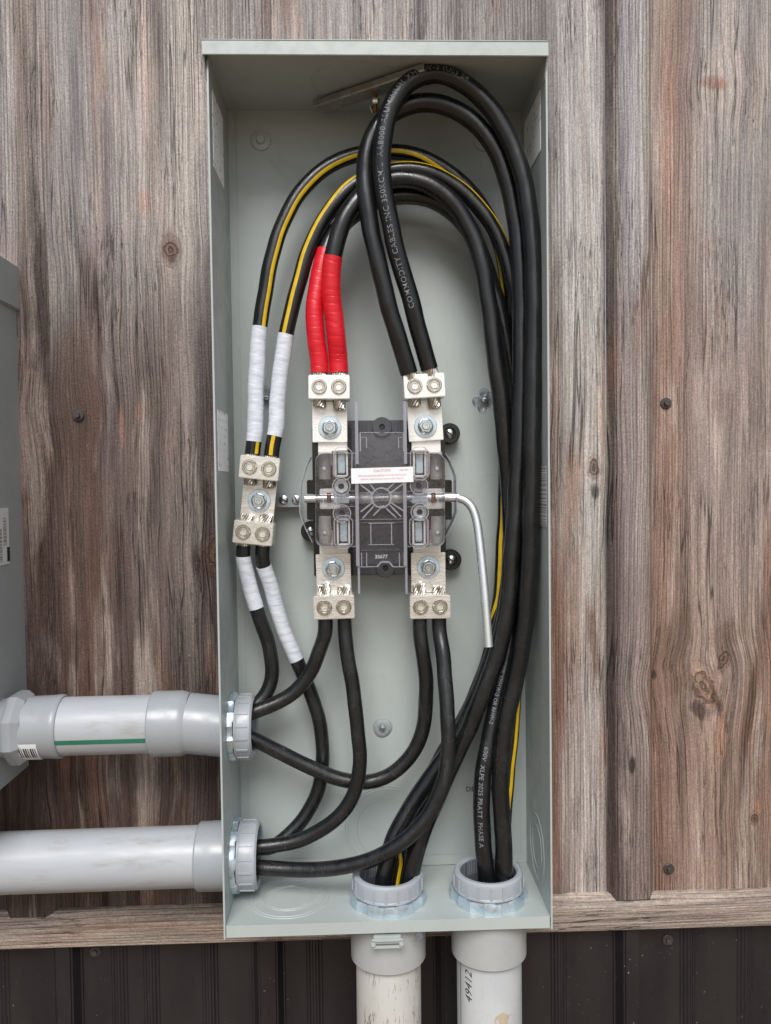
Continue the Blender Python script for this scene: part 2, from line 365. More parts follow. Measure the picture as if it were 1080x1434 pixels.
# clear plastic
def clear(name, tint, diff, rough=.06, ior=1.6):
    m = bpy.data.materials.new(name); m.use_nodes = True
    nt = m.node_tree; nt.nodes.clear(); g = G(nt)
    tr = g.n('ShaderNodeBsdfTransparent'); tr.inputs[0].default_value = tint
    gl = g.n('ShaderNodeBsdfGlossy'); gl.inputs['Roughness'].default_value = rough; gl.inputs[0].default_value = (.95, .95, 1, 1)
    df = g.n('ShaderNodeBsdfDiffuse'); df.inputs[0].default_value = (.72, .72, .80, 1)
    fr = g.n('ShaderNodeFresnel'); fr.inputs[0].default_value = ior
    P, x, y, z = pos(g)
    nb = g.bump(g.noise(P, 120, 3), .35, .001); g.put(gl.inputs['Normal'], nb)
    m1 = g.n('ShaderNodeMixShader'); m1.inputs[0].default_value = diff
    nt.links.new(tr.outputs[0], m1.inputs[1]); nt.links.new(df.outputs[0], m1.inputs[2])
    m2 = g.n('ShaderNodeMixShader'); nt.links.new(fr.outputs[0], m2.inputs[0])
    nt.links.new(m1.outputs[0], m2.inputs[1]); nt.links.new(gl.outputs[0], m2.inputs[2])
    o = g.n('ShaderNodeOutputMaterial'); nt.links.new(m2.outputs[0], o.inputs[0])
    return m
M_clear = clear('clear_polycarbonate', (.97, .97, .98, 1), .010, .05, 1.36)
M_edge = clear('clear_polycarbonate_edge', (.92, .92, .95, 1), .27, .12)
M_lilac = clear('lilac_tinted_polycarbonate', (.72, .70, .84, 1), .30, .15)
M_washer = clear('clear_plastic_washer', (.97, .98, .99, 1), .10, .12, 1.4)

# ------------------------------------------------------------------ object helpers
ORG = {}
def thing(name, label, cat, loc=(0, 0, 0), group=None):
    o = bpy.data.objects.new(name, None); o.empty_display_size = .02; col.objects.link(o)
    o.location = loc; o['label'] = label; o['category'] = cat
    if group: o['group'] = group
    ORG[o.name] = Vector(loc)
    return o
def root_org(p):
    while p.parent: p = p.parent
    return ORG.get(p.name, Vector((0, 0, 0)))
def obj(name, bm, mat, parent=None, label=None, smooth=True, kind=None, angle=35):
    """bmesh in world coordinates -> object below its thing"""
    me = bpy.data.meshes.new(name)
    if parent is not None:
        off = root_org(parent)
        for v in bm.verts: v.co -= off
    bmesh.ops.recalc_face_normals(bm, faces=bm.faces)
    bm.to_mesh(me); bm.free()
    me.materials.append(mat)
    if smooth: me.shade_smooth(); me.set_sharp_from_angle(angle=math.radians(angle))
    o = bpy.data.objects.new(name, me); col.objects.link(o)
    if parent is not None: o.parent = parent
    if label: o['label'] = label
    if kind: o['kind'] = kind
    return o
def inst(name, me, parent, loc, rot=None, label=None):
    """shared mesh at a world place below its thing"""
    o = bpy.data.objects.new(name, me); col.objects.link(o)
    o.parent = parent; o.location = Vector(loc) - root_org(parent)
    if rot is not None: o.rotation_euler = rot
    if label: o['label'] = label
    return o
def mesh_of(name, bm, mat, angle=35):
    me = bpy.data.meshes.new(name); bmesh.ops.recalc_face_normals(bm, faces=bm.faces)
    bm.to_mesh(me); bm.free(); me.materials.append(mat); me.shade_smooth(); me.set_sharp_from_angle(angle=math.radians(angle)); return me
def xf(bm, verts, mat4):
    for v in verts: v.co = mat4 @ v.co
def add_box(bm, p0, p1, bev=0.0, mat4=None):
    b2 = bmesh.new()
    x0, y0, z0 = p0; x1, y1, z1 = p1
    if x0 > x1: x0, x1 = x1, x0
    if y0 > y1: y0, y1 = y1, y0
    if z0 > z1: z0, z1 = z1, z0
    bmesh.ops.create_cube(b2, size=1)
    for v in b2.verts: v.co = Vector(((v.co.x+.5)*(x1-x0)+x0, (v.co.y+.5)*(y1-y0)+y0, (v.co.z+.5)*(z1-z0)+z0))
    if bev: bmesh.ops.bevel(b2, geom=b2.edges[:], offset=bev, segments=2, affect='EDGES', clamp_overlap=True)
    if mat4: xf(b2, b2.verts, mat4)
    join(bm, b2)
def join(bm, b2):
    mp = {}
    for v in b2.verts: mp[v] = bm.verts.new(v.co)
    for f in b2.faces:
        try: bm.faces.new([mp[v] for v in f.verts])
        except ValueError: pass
    b2.free()
def box(p0, p1, bev=0.0, mat4=None):
    bm = bmesh.new(); add_box(bm, p0, p1, bev, mat4); return bm
def pbox(x0, y0, x1, y1, d0, d1, bev=.0006, mat4=None):
    """box whose front face (depth d1) spans the given photo pixels; d0 its back depth"""
    a = at(x0, y1, d1); b = at(x1, y0, d1)
    return box((a.x, -d0, a.z), (b.x, -d1, b.z), bev, mat4)
def frame_mat(o, d):
    d = Vector(d).normalized()
    up = Vector((0, -1, 0)) if abs(d.y) < .9 else Vector((0, 0, 1))
    a = up.cross(d).normalized(); b = d.cross(a)
    m = Matrix((a, b, d)).transposed().to_4x4(); m.translation = Vector(o); return m
def add_lathe(bm, prof, o, d, n=48, rf=None, ph=0):
    """profile [(r,h)...] closed on itself if first==last, round axis d from o"""
    m = frame_mat(o, d)
    rings = []
    for k, (r, h) in enumerate(prof):
        if r < 1e-6: rings.append([bm.verts.new(m @ Vector((0, 0, h)))]); continue
        ring = []
        for i in range(n):
            a = 2*PI*i/n+ph; rr = r*(rf(a, k) if rf else 1)
            ring.append(bm.verts.new(m @ Vector((rr*math.cos(a), rr*math.sin(a), h))))
        rings.append(ring)
    for A, B in zip(rings, rings[1:]):
        for i in range(n):
            j = (i+1) % n
            if len(A) == 1 and len(B) == 1: continue
            if len(A) == 1: bm.faces.new((A[0], B[j], B[i]))
            elif len(B) == 1: bm.faces.new((A[i], A[j], B[0]))
            else: bm.faces.new((A[i], A[j], B[j], B[i]))
def lathe(prof, o, d, n=48, rf=None, ph=0):
    bm = bmesh.new(); add_lathe(bm, prof, o, d, n, rf, ph); return bm
def add_poly(bm, pts, d0, d1):
    """prism of an (x,z) outline between depths d0,d1"""
    A = [bm.verts.new((x, -d0, z)) for x, z in pts]; B = [bm.verts.new((x, -d1, z)) for x, z in pts]
    bm.faces.new(A); bm.faces.new(B[::-1])
    for i in range(len(pts)):
        j = (i+1) % len(pts); bm.faces.new((A[i], B[i], B[j], A[j]))
def ppoly(pix, d0, d1):
    bm = bmesh.new(); add_poly(bm, [(at(x, y, d1).x, at(x, y, d1).z) for x, y in pix], d0, d1); return bm
def plate_with_holes(w0, w1, h0, h1, holes, th, plane):
    """rectangle w0..w1 x h0..h1 with circular holes; plane maps (a,b,t)->point, t the thickness"""
    bm = bmesh.new(); edges = []
    def loop(pts):
        vs_ = [bm.verts.new((a, b, 0)) for a, b in pts]
        for i in range(len(vs_)): edges.append(bm.edges.new((vs_[i], vs_[(i+1) % len(vs_)])))
    loop([(w0, h0), (w1, h0), (w1, h1), (w0, h1)])
    for (a, b, r) in holes: loop([(a+r*math.cos(2*PI*i/40), b+r*math.sin(2*PI*i/40)) for i in range(40)])
    bmesh.ops.triangle_fill(bm, edges=edges, use_beauty=True)
    r = bmesh.ops.extrude_face_region(bm, geom=bm.faces[:])
    for v in [e for e in r['geom'] if isinstance(e, bmesh.types.BMVert)]: v.co.z += th
    for v in bm.verts: v.co = Vector(plane(v.co.x, v.co.y, v.co.z))
    return bm

class Path:
    def __init__(s, pts, step=.004, smooth=2):
        P = [Vector(p) for p in pts]
        P = [P[0]*2-P[1]] + P + [P[-1]*2-P[-2]]
        out = []
        for i in range(1, len(P)-2):
            p0, p1, p2, p3 = P[i-1:i+3]
            # centripetal Catmull-Rom
            t0 = 0; t1 = t0+max((p1-p0).length, 1e-5)**.5; t2 = t1+max((p2-p1).length, 1e-5)**.5; t3 = t2+max((p3-p2).length, 1e-5)**.5
            n = max(2, int((p2-p1).length/step))
            for k in range(n):
                t = t1+(t2-t1)*k/n
                A1 = p0*((t1-t)/(t1-t0))+p1*((t-t0)/(t1-t0)); A2 = p1*((t2-t)/(t2-t1))+p2*((t-t1)/(t2-t1)); A3 = p2*((t3-t)/(t3-t2))+p3*((t-t2)/(t3-t2))
                B1 = A1*((t2-t)/(t2-t0))+A2*((t-t0)/(t2-t0)); B2 = A2*((t3-t)/(t3-t1))+A3*((t-t1)/(t3-t1))
                out.append(B1*((t2-t)/(t2-t1))+B2*((t-t1)/(t2-t1)))
        out.append(P[-2].copy())
        for _ in range(smooth*4):
            o2 = [out[0]]+[(out[i-1]+out[i]*2+out[i+1])/4 for i in range(1, len(out)-1)]+[out[-1]]
            out = o2
        s.p = out; s.s = [0]
        for a, b in zip(out, out[1:]): s.s.append(s.s[-1]+(b-a).length)
        s.L = s.s[-1]
        s.t = [(out[min(i+1, len(out)-1)]-out[max(i-1, 0)]).normalized() for i in range(len(out))]
        # frame: start with N towards the viewer's side, carried along, relaxed towards it
        s.nrm = []; prev = None
        for t in s.t:
            v = Vector((0, -1, 0)); v = v - t*v.dot(t)
            v = v.normalized() if v.length > .25 else (prev - t*prev.dot(t)).normalized()
            s.nrm.append(v); prev = v
    def ev(s, q):
        q = max(0, min(s.L, q)); lo, hi = 0, len(s.s)-1
        while hi-lo > 1:
            md = (lo+hi)//2
            if s.s[md] <= q: lo = md
            else: hi = md
        f = (q-s.s[lo])/max(1e-9, s.s[hi]-s.s[lo])
        p = s.p[lo].lerp(s.p[hi], f); t = s.t[lo].lerp(s.t[hi], f).normalized(); n = s.nrm[lo].lerp(s.nrm[hi], f); n = (n-t*n.dot(t)).normalized()
        return p, t, n, t.cross(n)
    def surf(s, q, th, r):
        p, t, n, b = s.ev(q); return p + (n*math.cos(th)+b*math.sin(th))*r
    def near(s, P):
        P = Vector(P); return s.s[min(range(len(s.p)), key=lambda i: (s.p[i]-P).length)]
def tube_bm(path, r, s0=0, s1=None, step=.004, n=24, rfun=None, cap=True, bm=None):
    bm = bm or bmesh.new(); s1 = path.L if s1 is None else s1
    k = max(2, int((s1-s0)/step)); prev = None; first = None
    for i in range(k+1):
        q = s0+(s1-s0)*i/k; p, t, nn, bb = path.ev(q); ring = []
        for j in range(n):
            a = 2*PI*j/n; rr = r*(rfun(q, a) if rfun else 1)
            ring.append(bm.verts.new(p+(nn*math.cos(a)+bb*math.sin(a))*rr))
        if prev:
            for j in range(n): bm.faces.new((prev[j], prev[(j+1) % n], ring[(j+1) % n], ring[j]))
        else: first = ring
        prev = ring
    if cap: bm.faces.new(first[::-1]); bm.faces.new(prev)
    return bm
def stripe_bm(path, r, th, half, s0, s1, h=.00035):
    """raised coloured stripe on the jacket; th(q) its angle"""
    bm = bmesh.new(); k = max(2, int((s1-s0)/.004)); prev = None; m = 4
    for i in range(k+1):
        q = s0+(s1-s0)*i/k; ring = []
        for j in range(m+1):
            ring.append(bm.verts.new(path.surf(q, th(q)-half+2*half*j/m, r+(h if 0 < j < m else h*.4))))
        ring.append(bm.verts.new(path.surf(q, th(q)+half, r-.0004))); ring.append(bm.verts.new(path.surf(q, th(q)-half, r-.0004)))
        if prev:
            for j in range(len(ring)): jj = (j+1) % len(ring); bm.faces.new((prev[j], prev[jj], ring[jj], ring[j]))
        prev = ring
    return bm
def tape_bm(path, r, s0, s1, pitch=.0115, seed=1):
    """helical overlapping wraps of vinyl tape: a saw-tooth profile whose steps lean round the cable"""
    rnd = random.Random(seed); a0 = rnd.random()*6
    def rf(q, a):
        w = q/pitch + a/(2*PI) + .30*math.sin(q*110+a0) + .15*math.sin(q*270)
        fr = w % 1.0
        return 1.0 + .018*fr - (.022 if fr < .06 else 0) + .010*math.sin(a*2+q*90+a0)
    return tube_bm(path, r*1.06, s0, s1, step=.0007, n=30, rfun=rf)

_txt = {}
def text_bm(s, size=1.0, align='LEFT', res=2, extr=0.0, shear=0.0, bold=0.0, space=1.0):
    cu = bpy.data.curves.new('t', 'FONT'); cu.body = s; cu.size = size; cu.align_x = align; cu.resolution_u = res; cu.extrude = extr
    cu.shear = shear; cu.offset = bold; cu.space_character = space
    o = bpy.data.objects.new('t', cu); col.objects.link(o)
    dg = bpy.context.evaluated_depsgraph_get(); dg.update()
    me = bpy.data.meshes.new_from_object(o.evaluated_get(dg))
    bm = bmesh.new(); bm.from_mesh(me)
    bpy.data.objects.remove(o); bpy.data.curves.remove(cu); bpy.data.meshes.remove(me)
    return bm
def text_on_path(path, r, s, s0, th, size, sign=1, space=1.0, bold=0.0):
    bm = text_bm(s, size, space=space, bold=bold)
    bmesh.ops.triangulate(bm, faces=bm.faces[:])
    for v in bm.verts:
        q = s0+v.co.x; a = th-(v.co.y-size*.35)/r*sign
        v.co = path.surf(q, a, r+.00025)
    return bm
def flat_text(s, size, o, ex, ez, align='CENTER', shear=0.0, bold=0.0, space=1.0):
    bm = text_bm(s, size, align, shear=shear, bold=bold, space=space)
    ex = Vector(ex); ez = Vector(ez); o = Vector(o)
    for v in bm.verts: v.co = o+ex*v.co.x+ez*v.co.y
    return bm
def strand_bm(o, d, r, L, bm=None, n=12, twist=1.2, seed=0):
    """bundle of twisted conductor strands from o along d"""
    bm = bm or bmesh.new(); rnd = random.Random(seed); m = frame_mat(o, d)
    rs = r*.22
    spots = [(0, 0)]+[(r*.42, 2*PI*i/6) for i in range(6)]+[(r*.80, 2*PI*i/n) for i in range(n)]
    for (rr, a) in spots:
        Lk = L*(1-.25*rnd.random()); pts = []
        for k in range(4):
            f = k/3; aa = a+twist*f*L/.01*.5; pts.append(m @ Vector((rr*math.cos(aa), rr*math.sin(aa), Lk*f)))
        prev = None
        for k, p in enumerate(pts):
            t = (pts[min(k+1, 3)]-pts[max(k-1, 0)]).normalized(); fm = frame_mat(p, t)
            ring = [bm.verts.new(fm @ Vector((rs*math.cos(2*PI*j/6), rs*math.sin(2*PI*j/6), 0))) for j in range(6)]
            if prev:
                for j in range(6): bm.faces.new((prev[j], prev[(j+1) % 6], ring[(j+1) % 6], ring[j]))
            prev = ring
        bm.faces.new(prev)
    return bm

# ------------------------------------------------------------------ setting: ground
bm = bmesh.new()
for x, y in ((-30, -30), (30, -30), (30, 3), (-30, 3)): bm.verts.new((x, y, -1.25))
bm.faces.new(bm.verts)
gr = obj('ground', bm, M_ground, smooth=False); gr['kind'] = 'structure'

# ------------------------------------------------------------------ siding
def siding_bm(x0, x1, z0, z1, yflat, ribs, minor, hgt=.016, mh=.0026):
    pts = []
    for (a, b, c, d) in ribs:
        pts += [(a, yflat), (b, yflat-hgt), (c, yflat-hgt), (d, yflat)]
    for (c, w) in minor:
        pts += [(c-w, yflat), (c-w*.4, yflat-mh), (c+w*.4, yflat-mh), (c+w, yflat)]
    pts = sorted([p for p in pts if x0 < p[0] < x1]); 
    pts = [(x0, yflat)]+pts+[(x1, yflat)]
    bm = bmesh.new(); rows = []
    for z in (z0, z1):
        rows.append([bm.verts.new((x, y, z)) for x, y in pts])
    back = [[bm.verts.new((x, y+.0008, z)) for x, y in pts] for z in (z0, z1)]
    for i in range(len(pts)-1):
        bm.faces.new((rows[0][i], rows[0][i+1], rows[1][i+1], rows[1][i]))
        bm.faces.new((back[0][i+1], back[0][i], back[1][i], back[1][i+1]))
        bm.faces.new((rows[0][i], back[0][i], back[0][i+1], rows[0][i+1]))
    bmesh.ops.bevel(bm, geom=[e for e in bm.edges if abs(e.verts[0].co.z-e.verts[1].co.z) > .1 and len(e.link_faces) == 2], offset=.0022, segments=2, affect='EDGES')
    return bm
def rb(a, b, c, d, y=717): return (wx(a, y), wx(b, y), wx(c, y), wx(d, y))
PITCH_R = wx(912)-wx(912-262)
ribs = [rb(-8, 6, 54, 72), rb(848, 857, 903, 913)]
ribs += [rb(330, 342, 382, 394), rb(590, 602, 642, 654)]
ribs += [tuple(q-.262 for q in ribs[0]), tuple(q+.262 for q in ribs[1]), tuple(q-.524 for q in ribs[0]), tuple(q+.524 for q in ribs[1])]
minors = [(wx(p), .011) for p in (156, 243, 440, 520, 700, 780, 1000, 1062)]
Z_TOP_TRIM = wz(520, 1262)
Z_BOT_TRIM = wz(520, 1300)
wood_wall = thing('wood_siding', 'ribbed metal wall siding printed as weathered brown and grey wood planks behind the cabinet', 'siding', (0, WALL_Y, Z_TOP_TRIM))
split = wx(849)
obj('panel', siding_bm(-1.6, split, Z_TOP_TRIM, 1.6, WALL_Y, ribs, minors), M_wood, wood_wall, angle=20)
obj('panel', siding_bm(split+.0006, 1.6, Z_TOP_TRIM, 1.6, WALL_Y-.0012, ribs, minors), M_wood, wood_wall, angle=20)
# siding screws, one mesh
def siding_screw():
    bm = bmesh.new()
    add_lathe(bm, [(0, 0), (.0078, 0), (.0078, .0012), (.0070, .0020), (0, .0021)], (0, 0, 0), (0, -1, 0), 24)
    add_lathe(bm, [(.0062, .0018), (.0062, .0026), (0, .0027)], (0, 0, 0), (0, -1, 0), 24)
    add_lathe(bm, [(.0040, .0020), (.0040, .0062), (.0034, .0068), (0, .0066)], (0, 0, 0), (0, -1, 0), 6)
    return bm
me_scr = mesh_of('siding_screw', siding_screw(), M_scr)
for (px, py) in ((110, 582), (932, 565), (936, 1216)):
    p = at(px, py, -WALL_Y); inst('screw', me_scr, wood_wall, (p.x, WALL_Y-.0014, p.z), (0, random.random(), 0))
DY = WALL_Y+.006
dark_wall = thing('dark_siding', 'dark brown ribbed metal siding below the horizontal wood grain trim', 'siding', (0, DY, -1.25))
obj('panel', siding_bm(-1.6, 1.6, -1.25, Z_BOT_TRIM+.02, DY,
    [rb(-130, -120, -90, -80), rb(56, 66, 88, 96), rb(342, 352, 378, 386), rb(602, 612, 636, 644), rb(860, 869, 890, 897)],
    [(wx(p), .009) for p in (-20, 150, 196, 280, 430, 500, 700, 780, 965, 1047)], .018, .0055), M_dark, dark_wall, angle=20)
for (px, py) in ((134, 1332), (935, 1316)):
    p = at(px, py, -DY); inst('screw', me_scr, dark_wall, (p.x, DY-.0004, p.z), (0, random.random(), 0))
# trim
trim = thing('wall_trim', 'horizontal wood grain metal trim strip between the wood siding and the dark siding', 'trim', (0, WALL_Y, Z_BOT_TRIM))
bm = bmesh.new()
ya, yb = WALL_Y-.002, -.001
prof = [(ya+.01, Z_TOP_TRIM+.004), (ya-.004, Z_TOP_TRIM+.003), (yb, Z_TOP_TRIM-.007), (yb, Z_BOT_TRIM), (yb+.004, Z_BOT_TRIM-.003), (DY+.002, Z_BOT_TRIM-.001)]
for x in (-1.6, 1.6):
    pass
A = [bm.verts.new((-1.6, y, z)) for y, z in prof]; B = [bm.verts.new((1.6, y, z)) for y, z in prof]
for i in range(len(prof)-1): bm.faces.new((A[i], A[i+1], B[i+1], B[i]))
obj('face_strip', bm, M_trim, trim, angle=20)

# ------------------------------------------------------------------ cabinet
X0, X1, Z0, Z1, D = -.19132, .19132, -.5, .5, .1375
TH = .0016
CONX = [(543, .084), (684, .084)]
cab = thing('electrical_cabinet', 'tall open grey green steel electrical cabinet mounted on the wood siding', 'cabinet', (0, 0, Z0))
obj('back_panel', box((X0, 0, Z0), (X1, .0016, Z1), 0), M_paint, cab)
# floor and left wall with conduit holes
uc = at(322, 1018, .066); lc = at(324, 1198, .066)
UC = Vector((X0, -.066, uc.z)); LC = Vector((X0, -.066, lc.z))
fl = []
for (px, d) in CONX:
    q = at(px, 1252, d); fl.append(q.x)
obj('bottom_panel', plate_with_holes(X0+.0002, X1-.0002, .0002, D-.0002, [(x, .084, .041) for x in fl], -TH, lambda a, b, t: (a, -b, Z0+t)), M_paint, cab, smooth=False)
obj('side_panel', plate_with_holes(.0, D, Z0-.014, Z1, [(.066, UC.z, .0345), (.066, LC.z, .036)], -TH, lambda a, b, t: (X0+t, -a, b)), M_paint, cab, smooth=False)
obj('side_panel', plate_with_holes(.0, D, Z0-.014, Z1, [], TH, lambda a, b, t: (X1+t, -a, b)), M_paint, cab, smooth=False)
for sx, xx in ((-1, X0), (1, X1)):
    obj('edge_flange', box((xx-(.0018 if sx < 0 else .0004), -D-.0006, Z0-.0145), (xx+(.0004 if sx < 0 else .0018), -D-.0026, Z1-.006), .0004), M_paint, cab)
# lid with lip and end caps
zl = .5
pl = at(283, 76, .152); pr = at(768.5, 78, .152); pt = at(500, 55, .152)
LX0, LX1 = pl.x, pr.x; LZ0 = (pl.z+pr.z)/2; LZ1 = pt.z
obj('top_panel', box((X0-.001, .0, Z1), (X1+.001, -D-.002, Z1+.0016), 0), M_paint, cab)
obj('lid', box((LX0, .0015, LZ1-.0016), (LX1, -.1522, LZ1), .0006), M_paint, cab)
obj('lid_lip', box((LX0, -.1500, LZ0), (LX1, -.1520, LZ1-.0017), .0006), M_paint, cab)
for x, s in ((LX0, 1), (LX1, -1)):
    bm = bmesh.new()
    pts = [(-.0, LZ1-.002), (-.1499, LZ1-.002), (-.1499, LZ0+.001), (-.135, LZ0-.018), (-.0, LZ0-.018)]
    A = [bm.verts.new((x, y, z)) for y, z in pts]; B = [bm.verts.new((x+s*.0015, y, z)) for y, z in pts]
    bm.faces.new(A); bm.faces.new(B[::-1])
    for i in range(5): bm.faces.new((A[i], B[i], B[(i+1) % 5], A[(i+1) % 5]))
    obj('lid_end', bm, M_paint, cab, smooth=False)
bl = at(316, 1314, D).z
obj('bottom_lip', box((X0+.001, -D+.0012, Z0-.0135), (X1-.0012, -D-.0012, Z0+.0006), .0004), M_paint, cab)
# sealing hasp under the lip
h0 = at(520, 1314, D); h1 = at(565, 1325.5, D)
bm = bmesh.new()
add_box(bm, (h0.x, -D-.0015, h1.z), (h1.x, -D-.0045, h1.z+.0032), .0008); add_box(bm, (h0.x, -D-.0015, h0.z-.0030), (h1.x, -D-.0045, h0.z), .0008)
add_box(bm, (h0.x, -D-.0015, h1.z+.0008), (h0.x+.005, -D-.0045, h0.z-.0008), .0008); add_box(bm, (h1.x-.005, -D-.0015, h1.z+.0008), (h1.x, -D-.0045, h0.z-.0008), .0008)
hz = (h0.z+h1.z)/2
add_box(bm, (h0.x+.003, -D+.002, h1.z+.0045), (h1.x-.003, -D-.0012, h0.z+.003), 0)
obj('hasp', bm, M_paint, cab)
p = at(587, 1310, D); obj('lip_hole', lathe([(0, .0), (.0040, .0), (.0043, .0003), (.0043, -.001)], (p.x, -D-.0014, p.z), (0, -1, 0), 20), M_pvci, cab)
# corner seams on the back plate
for xx in (X0+.010, X1-.008):
    obj('corner_seam', box((xx-.0003, -.0002, Z0+.012), (xx+.0003, -.0009, Z1-.002), .0002), M_paint, cab)
obj('bottom_flange', box((X0+.012, -.0002, Z0+.0005), (X1-.010, -.0016, Z0+.014), .0005), M_paint, cab)
for px in (648, 704):
    p = at(px, 1213, .002); obj('flange_stud', lathe([(0, .002), (.0022, .0018), (.0026, 0)], (p.x, -.0016, p.z), (0, -1, 0), 14), M_paint, cab)
# painted-over mounting plugs
for (px, py) in ((365, 195), (678, 196)):
    p = at(px, py, .004)
    obj('mounting_plug', lathe([(.0135, 0), (.0128, .0020), (.0085, .0036), (.0062, .0034), (.0058, .0052), (.0050, .0062), (0, .0064)], (p.x, 0, p.z), (0, -1, 0), 32), M_paint, cab)
# embossed dimple and scratches
# knockout rings
def ko(name, o, d, radii, parent=cab, w=.0007, h=.0006):
    bm = bmesh.new()
    for r in radii: add_lathe(bm, [(r-w, 0), (r-w*.5, h), (r+w*.5, h), (r+w, 0)], o, d, 64)
    return obj(name, bm, M_paint, parent)
p = at(404, 1266, 0.076); kx = at(405, 1268, .076).x
ko('knockout', (kx, -.076, Z0), (0, 0, 1), (.0275, .031, .0445, .049))
p = at(543, 1160, 0); ko('knockout', (p.x, 0, p.z), (0, -1, 0), (.041, .0535, .057))
ko('knockout', (X1, -.066, at(752, 1185, .066).z), (-1, 0, 0), (.026, .040))
ko('knockout', (-.055+.03, -.078, Z1), (0, 0, -1), (.050, .054))
# mounting screws with clear washers in the back plate
for i, (px, py, many) in enumerate(((373, 557, 3), (679, 560, 5), (536, 1020, 1))):
    p = at(px, py, .004)
    fast = thing('mounting_screw', ['zinc mounting screw with lumpy clear washers behind the white taped cables',
        'zinc mounting screw with a ragged cluster of clear washers beside the black cable bundle',
        'zinc mounting screw in one round clear washer low on the back plate'][i], 'screw', (p.x, 0, p.z), 'screws holding the back plate')
    offs = [(0, 0)]+[(.010*math.cos(a), .010*math.sin(a)) for a in (1.6, 4.4, 3.3, 5.9, .6, 2.4)][:many]
    for k, (ox, oz) in enumerate(offs[:many+1] if many > 1 else offs[:1]):
        R = .0125 if k == 0 and many == 1 else (.0085 if k == 0 else .0062)
        obj('washer', lathe([(R, .0002), (R, .0014), (R*.8, .0024+.0004*k), (R*.45, .0018), (0, .0018)], (p.x+ox, 0, p.z+oz), (0, -1, 0), 28, rf=lambda a, k2: 1+.04*math.sin(3*a+k2)), M_washer, fast)
    obj('screw_head', lathe([(.0044, .002), (.0044, .004), (.0030, .0062), (0, .0068)], (p.x, 0, p.z), (0, -1, 0), 20), M_zinc, fast)
    obj('slot', box((p.x-.0026, -.0066, p.z-.0004), (p.x+.0026, -.0072, p.z+.0004)), M_ink, fast)
# labels on the side walls
def side_label(name, lab, x, s, pix, d0, d1, mat):
    za = at(*pix[0], (d0+d1)/2).z; zb = at(*pix[1], (d0+d1)/2).z
    t = thing(name, lab, 'label', (x, -(d0+d1)/2, zb))
    obj('paper', box((x+s*.0002, -d0, zb), (x+s*.0006, -d1, za), .0001), mat, t); return t
side_label('paper_label', 'long pale printed label high on the left inner wall of the cabinet', X0, 1, ((305, 146), (305, 250)), .045, .118, M_lab)
side_label('paper_label', 'printed instruction label near the top of the right inner wall beside the outer black cable', X1, -1, ((745, 135), (745, 232)), .020, .112, M_lab)
side_label('paper_label', 'white wiring diagram label on the left inner wall beside the white taped cables', X0, 1, ((318, 577), (318, 660)), .052, .126, M_lab)
side_label('barcode_label', 'narrow white barcode label on the right inner wall at the height of the steel handle', X1, -1, ((757, 652), (757, 738)), .096, .130, M_bar)
p = at(663, 1104, .0005)
mk = obj('print', flat_text('DEC 2024', .0095, (p.x-.010, -.0009, p.z-.004), (1, 0, 0), (0, 0, 1), 'LEFT', bold=.00004), M_ink, cab, smooth=False)
# closure bar of the unused hub in the ceiling
ba = at(443, 128, .06); bb_ = at(600, 88, .06)
yb0, yb1 = -.034, -.112
xa = at(446, 132, .030).x; xb = at(600, 86, .112).x
v0 = Vector((xa, -.026, Z1-.004)); v1 = Vector((xb, -.118, Z1-.004))
dv = (v1-v0).normalized(); wv = Vector((dv.y, -dv.x, 0)).normalized()
bm = bmesh.new()
def bar_pt(s, w, z): return v0+dv*s+wv*w+Vector((0, 0, z))
Lb = (v1-v0).length; cs = [(-.012, .0), (-.012, -.0065), (-.0105, -.0080), (.0105, -.0080), (.012, -.0065), (.012, .0), (.0105, 0), (.0105, -.0060), (-.0105, -.0060), (-.0105, 0)]
A = [bm.verts.new(bar_pt(0, w, z)) for w, z in cs]; B = [bm.verts.new(bar_pt(Lb, w, z)) for w, z in cs]
for i in range(len(cs)): bm.faces.new((A[i], A[(i+1) % len(cs)], B[(i+1) % len(cs)], B[i]))
bm.faces.new(A); bm.faces.new(B[::-1])
closure = thing('hub_closure_bar', 'dull steel channel bar with a wing nut slanting across the cabinet ceiling', 'bracket', tuple(v0))
obj('bar', bm, M_bronze, closure, angle=20)
c = v0+dv*Lb*.52+Vector((0, 0, -.0115)); c = Vector((at(525, 122, .066).x, -.066, Z1-.0155))
obj('bolt', lathe([(.0028, .006), (.0028, -.016), (0, -.0165)], c, (0, 0, 1), 14), M_copper, closure)
bm = bmesh.new(); add_lathe(bm, [(.0058, 0), (.0058, -.005), (.0046, -.0065), (.0028, -.0065)], c+Vector((0, 0, -.001)), (0, 0, 1), 6)
for s in (-1, 1):
    m4 = Matrix.Translation(c+Vector((0, 0, -.006))) @ Matrix.Rotation(.6, 4, 'Z') @ Matrix.Rotation(s*.5, 4, 'Y')
    add_box(bm, (s*.003, -.001, -.009), (s*.010, .001, .001), .0008, m4)
obj('wing_nut', bm, M_zinc, closure)

